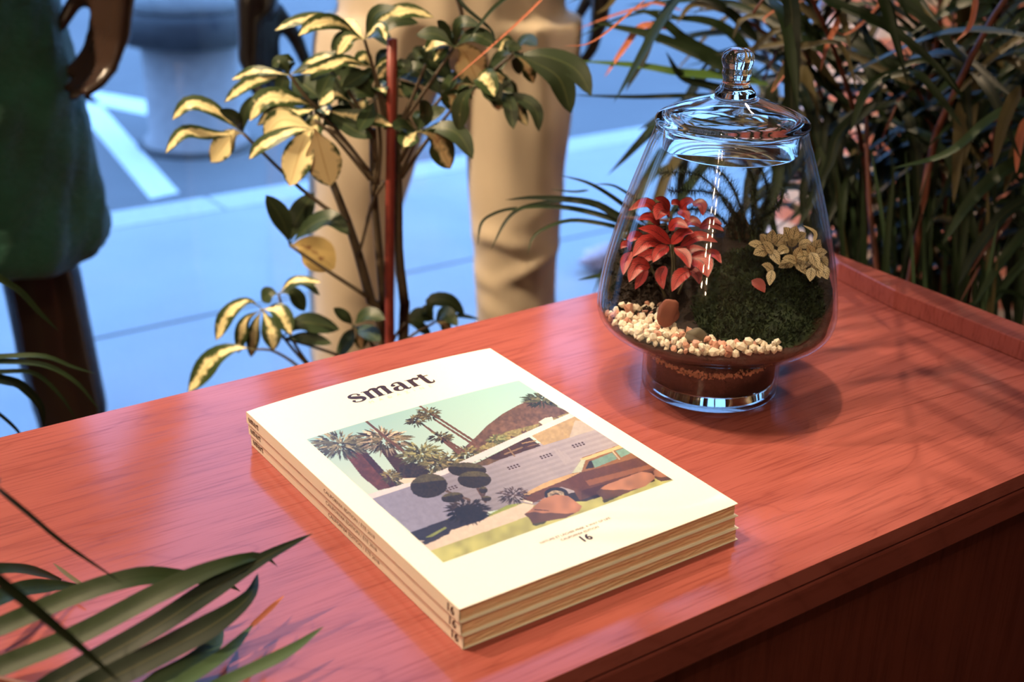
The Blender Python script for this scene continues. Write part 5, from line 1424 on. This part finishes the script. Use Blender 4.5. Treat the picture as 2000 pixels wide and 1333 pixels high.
# ------------------------------------------------------------------ mannequins
BLACK = plain('glossy_black_mannequin', (0.012, 0.010, 0.010), .28, .1, 10)
BROWN = plain('dark_brown_mannequin', (0.032, 0.018, 0.013), .26, .1, 10)
def hand(bag, wrist, direction, palm_n, side, s=1.0, curl=.5, thumb_side=1):
    """palm, four bent fingers of different length and a thumb leaving the side of the palm"""
    d = unit(direction); n = unit(np.asarray(palm_n) - d * np.dot(palm_n, d)); w = np.cross(d, n) * side
    wrist = np.asarray(wrist, float)
    bag.add(*capsule(wrist - d * .03 * s, .026 * s, wrist + d * .01 * s, .027 * s))
    for k in (-1.2, -.4, .4, 1.2):
        bag.add(*capsule(wrist + d * .005 * s + w * k * .012 * s, .016 * s, wrist + d * .078 * s + w * k * .0185 * s, .0125 * s))
    for k, L in zip((-1.5, -.5, .5, 1.5), (.078, .092, .086, .066)):
        L *= s
        b = wrist + d * .082 * s + w * k * .0165 * s
        a1 = curl * .35; a2 = curl * .9; a3 = curl * 1.3
        q1 = b + (d * math.cos(a1) + n * math.sin(a1)) * L * .45
        q2 = q1 + (d * math.cos(a2) + n * math.sin(a2)) * L * .32
        q3 = q2 + (d * math.cos(a3) + n * math.sin(a3)) * L * .26
        bag.add(*capsule(b - d * .012, .0095 * s, q1, .0088 * s)); bag.add(*capsule(q1, .0088 * s, q2, .008 * s)); bag.add(*capsule(q2, .008 * s, q3, .0065 * s))
    tb = wrist + d * .025 * s - w * .030 * s * thumb_side + n * .006
    t1 = tb + (d * .75 - w * .45 * thumb_side + n * .3) * .045 * s; t2 = t1 + (d * .9 - w * .05 * thumb_side + n * .4) * .034 * s
    bag.add(*capsule(wrist + d * .012 * s - w * .012 * thumb_side * s, .015 * s, tb, .0135 * s)); bag.add(*capsule(tb, .0125 * s, t1, .0105 * s)); bag.add(*capsule(t1, .0105 * s, t2, .008 * s))

def body(bag, c, ax, ay, pelvis_z, legs, arms, scale=1.0, female=False):
    """c: xy of pelvis; ax across, ay forward (unit vectors); legs: hip, knee, ankle points; arms: elbow, wrist"""
    c = np.array([c[0], c[1], 0.0]); S = scale
    def ring(z, rx, ry, fx=0.0): return (c + ay * fx + np.array([0, 0, z]), ax * rx * S, ay * ry * S)
    p = pelvis_z
    sh = .185 if female else .205
    bag.add(*loft([ring(p - .06, .05, .06), ring(p - .02, .13, .095), ring(p + .06, .165 if female else .155, .115), ring(p + .16, .14, .10), ring(p + .24, .115 if female else .130, .088), ring(p + .36, .140, .10, .01),
                   ring(p + .48, .160, .108, .015), ring(p + .56, .165, .095, .005), ring(p + .61, .12, .075), ring(p + .635, .06, .055)], 28))
    sz = p + .57
    bag.add(*capsule(c + [0, 0, p + .60], .052 * S, c + ay * .015 + [0, 0, p + .72], .046 * S))
    hz = p + .80
    bag.add(*loft([(c + ay * f + [0, 0, hz + z], ax * rx, ay * ry) for z, rx, ry, f in ((-.11, .03, .035, .035), (-.085, .05, .065, .03), (-.04, .066, .085, .018), (.02, .075, .098, .01), (.07, .07, .09, 0), (.105, .045, .06, 0), (.118, .012, .015, 0))], 24))
    bag.add(*capsule(c + ay * .10 + [0, 0, hz + .01], .008, c + ay * .118 + [0, 0, hz - .025], .012))       # nose
    bag.add(*capsule(c + ay * .095 - ax * .018 + [0, 0, hz - .058], .008, c + ay * .095 + ax * .018 + [0, 0, hz - .058], .008))   # lips
    for s in (-1, 1):
        bag.add(*capsule(c + ax * s * .076 + [0, 0, hz + .02], .012, c + ax * s * .074 + [0, 0, hz - .025], .009))   # ears
        bag.add(*capsule(c + ay * .083 + ax * s * .03 + [0, 0, hz + .018], .012, c + ay * .083 + ax * s * .034 + [0, 0, hz + .018], .012))
    for s, (el, wr) in zip((-1, 1), arms):
        sp = c + ax * s * sh * S + [0, 0, sz]
        bag.add(*capsule(c + ax * s * .10 + [0, 0, sz + .005], .06 * S, sp, .055 * S))
        bag.add(*capsule(sp, .052 * S, el, .038 * S)); bag.add(*capsule(el, .038 * S, wr, .026 * S))
    for hip, kn, an, toe in legs:
        bag.add(*capsule(hip, .082 * S, kn, .056 * S))
        k2 = np.asarray(kn) * .72 + np.asarray(an) * .28 - ay * .012
        bag.add(*capsule(kn, .054 * S, k2, .053 * S)); bag.add(*capsule(k2, .053 * S, an, .034 * S))
        bag.add(*capsule(an, .034 * S, np.asarray(an) * .5 + np.asarray(toe) * .5 + [0, 0, -.02], .034 * S)); bag.add(*capsule(np.asarray(an) - ay * .03 + [0, 0, -.04], .03 * S, toe, .028 * S))

AX = unit([RT[0], RT[1], 0]); AY = unit([FW[0], FW[1], 0])
# ---- mannequin in beige trousers
def T_(x, y): return PV(x, y, 1.95)
pc = T_(880, 60); pz = .875
tm = thing('mannequin', (pc[0], pc[1], 0), 'black mannequin in beige trousers standing by the window', 'mannequin')
def at_floor(x, y, z, f=0.0):
    q = T_(x, y); return np.array([q[0], q[1], z]) + AY * f
lk, rk = T_(690, 420), T_(1010, 430)
la = T_(686, 640); la = np.array([la[0], la[1], .09]) ; ra = T_(1010, 640); ra = np.array([ra[0], ra[1], .09])
bagb = Bag()
wl, wr_ = T_(500, -15), T_(1180, -60)
sh_l = np.array([pc[0], pc[1], 0]) - AX * .215 + [0, 0, pz + .57]; sh_r = np.array([pc[0], pc[1], 0]) + AX * .215 + [0, 0, pz + .57]
el_l = (sh_l + wl) / 2 - AX * .035 - AY * .02; el_r = (sh_r + wr_) / 2 + AX * .06 - AY * .02
body(bagb, pc[:2], AX, AY, pz, [(T_(730, 110), lk, la, la + AY * .13 + [0, 0, -.06]), (T_(1010, 110), rk, ra, ra + AY * .13 + [0, 0, -.06])], [(el_l, wl), (el_r, wr_)])
hand(bagb, wl, T_(504, 60) - T_(500, -15), AX * .9 - AY * .45, 1, 1.25, 1.1, 1)
hand(bagb, wr_, T_(1170, 40) - T_(1180, -60), -AX, -1, 1.0, .6, 1)
fused('body', bagb, .0055, BLACK, tm, 5)
CLOTH = Mat('beige_cotton')
_n = CLOTH.noise(CLOTH.coords('Object', (1, 1, .4)), 9, 4); _t = CLOTH.noise(CLOTH.coords(), 900, 2)
CLOTH.color(CLOTH.ramp(_n, [(.3, srgb(190, 174, 150)), (.7, srgb(208, 192, 168))])); CLOTH.set(rough=.9, sheen=.1).bump(_t, .3, .0008); CLOTH = CLOTH.m
bagt = Bag()
def leg_secs(rows, extra):
    out = []
    for x, y, w in rows:
        c = T_(x, y); r = w / 2 * depth(c) / FPX; out.append((c, RT * r, AY * r * 1.02))
    last = out[-1][0]
    for z, r in extra: out.append((np.array([last[0], last[1], z]), RT * r, AY * r * 1.05))
    return out
bagt.add(*loft(leg_secs([(775, 30, 300), (745, 110, 268), (728, 200, 248), (708, 300, 214), (695, 400, 190), (690, 500, 172), (688, 600, 162), (685, 690, 160)], [(.30, .062), (.18, .062), (.10, .064), (.075, .066)]), 32))
bagt.add(*loft(leg_secs([(985, 30, 300), (1010, 110, 244), (1012, 200, 220), (1010, 300, 198), (1008, 400, 180), (1006, 500, 164), (1007, 600, 156), (1006, 690, 156)], [(.30, .062), (.18, .062), (.10, .064), (.075, .066)]), 32))
c0 = np.array([pc[0], pc[1], 0])
bagt.add(*loft([(c0 + [0, 0, z], AX * rx, AY * ry) for z, rx, ry in ((pz - .075, .02, .02), (pz - .05, .10, .08), (pz, .170, .125), (pz + .06, .176, .130), (pz + .13, .158, .115), (pz + .17, .148, .108))], 32))
def tw(co, nr):
    X = (co - T_(1008, 500)) @ RT; Zp = co[:, 2]
    zk = T_(1008, 470)[2]
    fold = np.zeros(len(co))
    # irregular knee folds on the right leg, long soft creases elsewhere
    right = 1 / (1 + np.exp(-(((co - c0) @ AX)) / .01))
    A = (co - c0) @ AX; B = (co - c0) @ AY
    front = np.clip(-(nr @ AY) * 1.2 + .25, 0, 1)
    for z_, sl, amp, wd, xo in ((zk + .06, .55, .006, .016, .02), (zk + .015, -.25, .010, .014, .0), (zk - .035, .45, .011, .013, .0), (zk - .075, -.55, .008, .014, -.01), (zk - .12, -.35, .007, .018, .01)):
        fold += right * front * amp * np.exp(-(((Zp - z_) - sl * (X - xo)) / wd) ** 2) * (.6 + .4 * np.sin(50 * X + 40 * z_))
    fold -= right * front * .003 * np.exp(-((Zp - zk + .03) / .09) ** 2)
    fold += .0022 * np.sin((Zp + .6 * A) * 23 + 1.7 + 2 * np.sin(9 * Zp)) * (1 - .5 * right)
    fold += .0028 * np.sin(A * 95 + 9 * Zp) * np.clip((Zp - zk) * 4, 0, 1)
    return fold
tr = fused('trousers', bagt, .008, CLOTH, tm, 6, tw)
# plain dark top so that the upper body is dressed
bagp = Bag()
bagp.add(*loft([(c0 + AY * f + [0, 0, z], AX * rx, AY * ry) for z, rx, ry, f in ((pz + .12, .178, .13, 0), (pz + .24, .158, .115, 0), (pz + .36, .166, .122, .01), (pz + .50, .185, .128, .012), (pz + .585, .175, .108, 0), (pz + .63, .085, .075, 0))], 28))
for s, e in ((sh_l, el_l), (sh_r, el_r)):
    bagp.add(*capsule(c0 + [0, 0, pz + .56], .08, s, .072)); bagp.add(*capsule(s, .07, s * .45 + e * .55, .058))
fused('shirt', bagp, .009, plain('dark_shirt', srgb(46, 44, 50), .9), tm, 5)

# ---- mannequin in the green skirt
def K_(x, y): return PV(x, y, 1.77)
gc = K_(-150, 100)
gp = .90
gm = thing('mannequin', (gc[0], gc[1], 0), 'dark brown mannequin in a dark green skirt at the left edge', 'mannequin')
bagb = Bag()
kneeR = K_(80, 540); anR = K_(160, 900); anR = np.array([anR[0], anR[1], .09]); hipR = K_(-10, 180)
kneeL = K_(-290, 560); anL = K_(-300, 900); anL = np.array([anL[0], anL[1], .09]); hipL = K_(-220, 180)
cg = np.array([gc[0], gc[1], 0.0])
wg = K_(230, -60); wgl = K_(-470, -40)
shl = cg - AX * .195 + [0, 0, gp + .57]; shr = cg + AX * .195 + [0, 0, gp + .57]
elg = (shr + wg) / 2 + AX * .05; ell_ = (shl + wgl) / 2 - AX * .05
body(bagb, gc[:2], AX, AY, gp, [(hipL, kneeL, anL, anL + AY * .13 + [0, 0, -.06]), (hipR, kneeR, anR, anR + AY * .13 + [0, 0, -.06])], [(ell_, wgl), (elg, wg)], 1.0, True)
bagb.add(*capsule(K_(80, 535), .058, K_(102, 640), .058)); bagb.add(*capsule(K_(102, 640), .058, K_(140, 800), .055))
hand(bagb, wg, K_(214, 60) - K_(230, -60), -AX * .6 - AY * .8, 1, 1.1, .75, -1)
hand(bagb, wgl, (0, 0, -1), AX, 1, 1.0, .6, 1)
fused('body', bagb, .0055, BROWN, gm, 5)
SK = Mat('dark_green_crepe')
_n = SK.noise(SK.coords('Object', (1, 1, 1)), 14, 4, .6); _n2 = SK.noise(SK.coords('Object', (1, 1, 3)), 45, 4, .6)
SK.color(SK.ramp(_n, [(.3, srgb(18, 66, 52)), (.7, srgb(30, 92, 74))])); SK.set(rough=.8, sheen=.15).bump(_n2, .8, .006); SK = SK.m
V = []; n = 96; rows = []
zt_, zb = gp + .22, K_(100, 484)[2]
for i, t in enumerate(np.linspace(0, 1, 46)):
    z = zt_ + (zb - zt_) * t
    # right silhouette in the picture
    rx = np.interp(t, [0, .12, .28, .55, .85, .96, 1], [.128, .150, .178, .198, .212, .217, .208]); ry = rx * .95
    for k in range(n):
        th = 2 * math.pi * k / n
        fo = 1 + .030 * t * math.sin(7 * th + 2.2 * math.sin(3 * t)) + .014 * math.sin(13 * th + 9 * t) * t + .010 * math.sin(23 * th + 30 * t + 2 * math.sin(4 * th))
        fo += .008 * math.sin(38 * t + 3 * math.sin(2 * th))
        V.append(cg + AX * rx * fo * math.cos(th) + AY * ry * fo * math.sin(th) + [0, 0, z + (.008 * math.sin(5 * th) if t == 1 else 0)])
    rows.append(i)
m = 46
F = [(i * n + k, i * n + (k + 1) % n, (i + 1) * n + (k + 1) % n, (i + 1) * n + k) for i in range(m - 1) for k in range(n)]
sk = mk('skirt', V, F, SK, gm)
so = sk.modifiers.new('t', 'SOLIDIFY'); so.thickness = .003; so.offset = -1
bagp = Bag()
bagp.add(*loft([(cg + AY * f + [0, 0, z], AX * rx, AY * ry) for z, rx, ry, f in ((gp + .18, .145, .115, 0), (gp + .26, .138, .108, 0), (gp + .38, .158, .118, .01), (gp + .50, .175, .122, .015), (gp + .585, .165, .10, 0), (gp + .63, .08, .07, 0))], 28))
fused('blouse', bagp, .009, SK, gm, 5)

# ---- mannequin in a pale striped dress, glimpsed behind the big palm
m3 = PX(1772, 300, 2.12); m3c = np.array([m3[0], m3[1], 0.0])
pm_ = thing('mannequin', m3c, 'mannequin in a pale pink and white dress glimpsed behind the areca palm', 'mannequin')
bagb = Bag(); p3 = .92
hips = [m3c - AX * .085 + [0, 0, p3 - .04], m3c + AX * .085 + [0, 0, p3 - .04]]
knees = [m3c - AX * .09 + [0, 0, .50], m3c + AX * .09 + [0, 0, .50]]
ank = [m3c - AX * .09 + [0, 0, .09], m3c + AX * .09 + [0, 0, .09]]
els = [m3c - AX * .27 + [0, 0, 1.2], m3c + AX * .27 + [0, 0, 1.2]]; wrs = [m3c - AX * .27 + AY * .04 + [0, 0, .95], m3c + AX * .27 + AY * .04 + [0, 0, .95]]
body(bagb, m3c[:2], AX, AY, p3, [(h, k, a, a + AY * .13 + [0, 0, -.06]) for h, k, a in zip(hips, knees, ank)], list(zip(els, wrs)), 1.0, True)
hand(bagb, wrs[0], (0, 0, -1), AX, 1, 1.0, .5, 1); hand(bagb, wrs[1], (0, 0, -1), -AX, -1, 1.0, .5, 1)
fused('body', bagb, .008, BLACK, pm_, 5)
DR = Mat('pink_white_stripes')
_c = DR.coords('Object', (1, 1, 1)); _sp = DR.node('ShaderNodeSeparateXYZ'); DR.link(_c, _sp.inputs[0])
_wv = DR.math('SINE', DR.math('ADD', DR.math('MULTIPLY', _sp.outputs[2], 95.0), DR.math('MULTIPLY', DR.noise(_c, 6, 3), 9.0)))
DR.color(DR.ramp(DR.math('MULTIPLY_ADD', _wv, .5, .5), [(.35, srgb(236, 222, 226)), (.6, srgb(222, 150, 140))])); DR.set(rough=.85); DR = DR.m
V = []; n = 60; m = 30
for t in np.linspace(0, 1, m):
    z = p3 + .56 + (.28 - p3 - .56) * t
    rx = np.interp(t, [0, .05, .25, .38, .55, 1], [.14, .172, .150, .128, .18, .25]); ry = rx * .78
    for k in range(n):
        th = 2 * math.pi * k / n; fo = 1 + .05 * t * math.sin(9 * th + 3 * t)
        V.append(m3c + AX * rx * fo * math.cos(th) + AY * ry * fo * math.sin(th) + [0, 0, z])
F = [(i * n + k, i * n + (k + 1) % n, (i + 1) * n + (k + 1) % n, (i + 1) * n + k) for i in range(m - 1) for k in range(n)]
dr = mk('dress', V, F, DR, pm_); so = dr.modifiers.new('t', 'SOLIDIFY'); so.thickness = .003
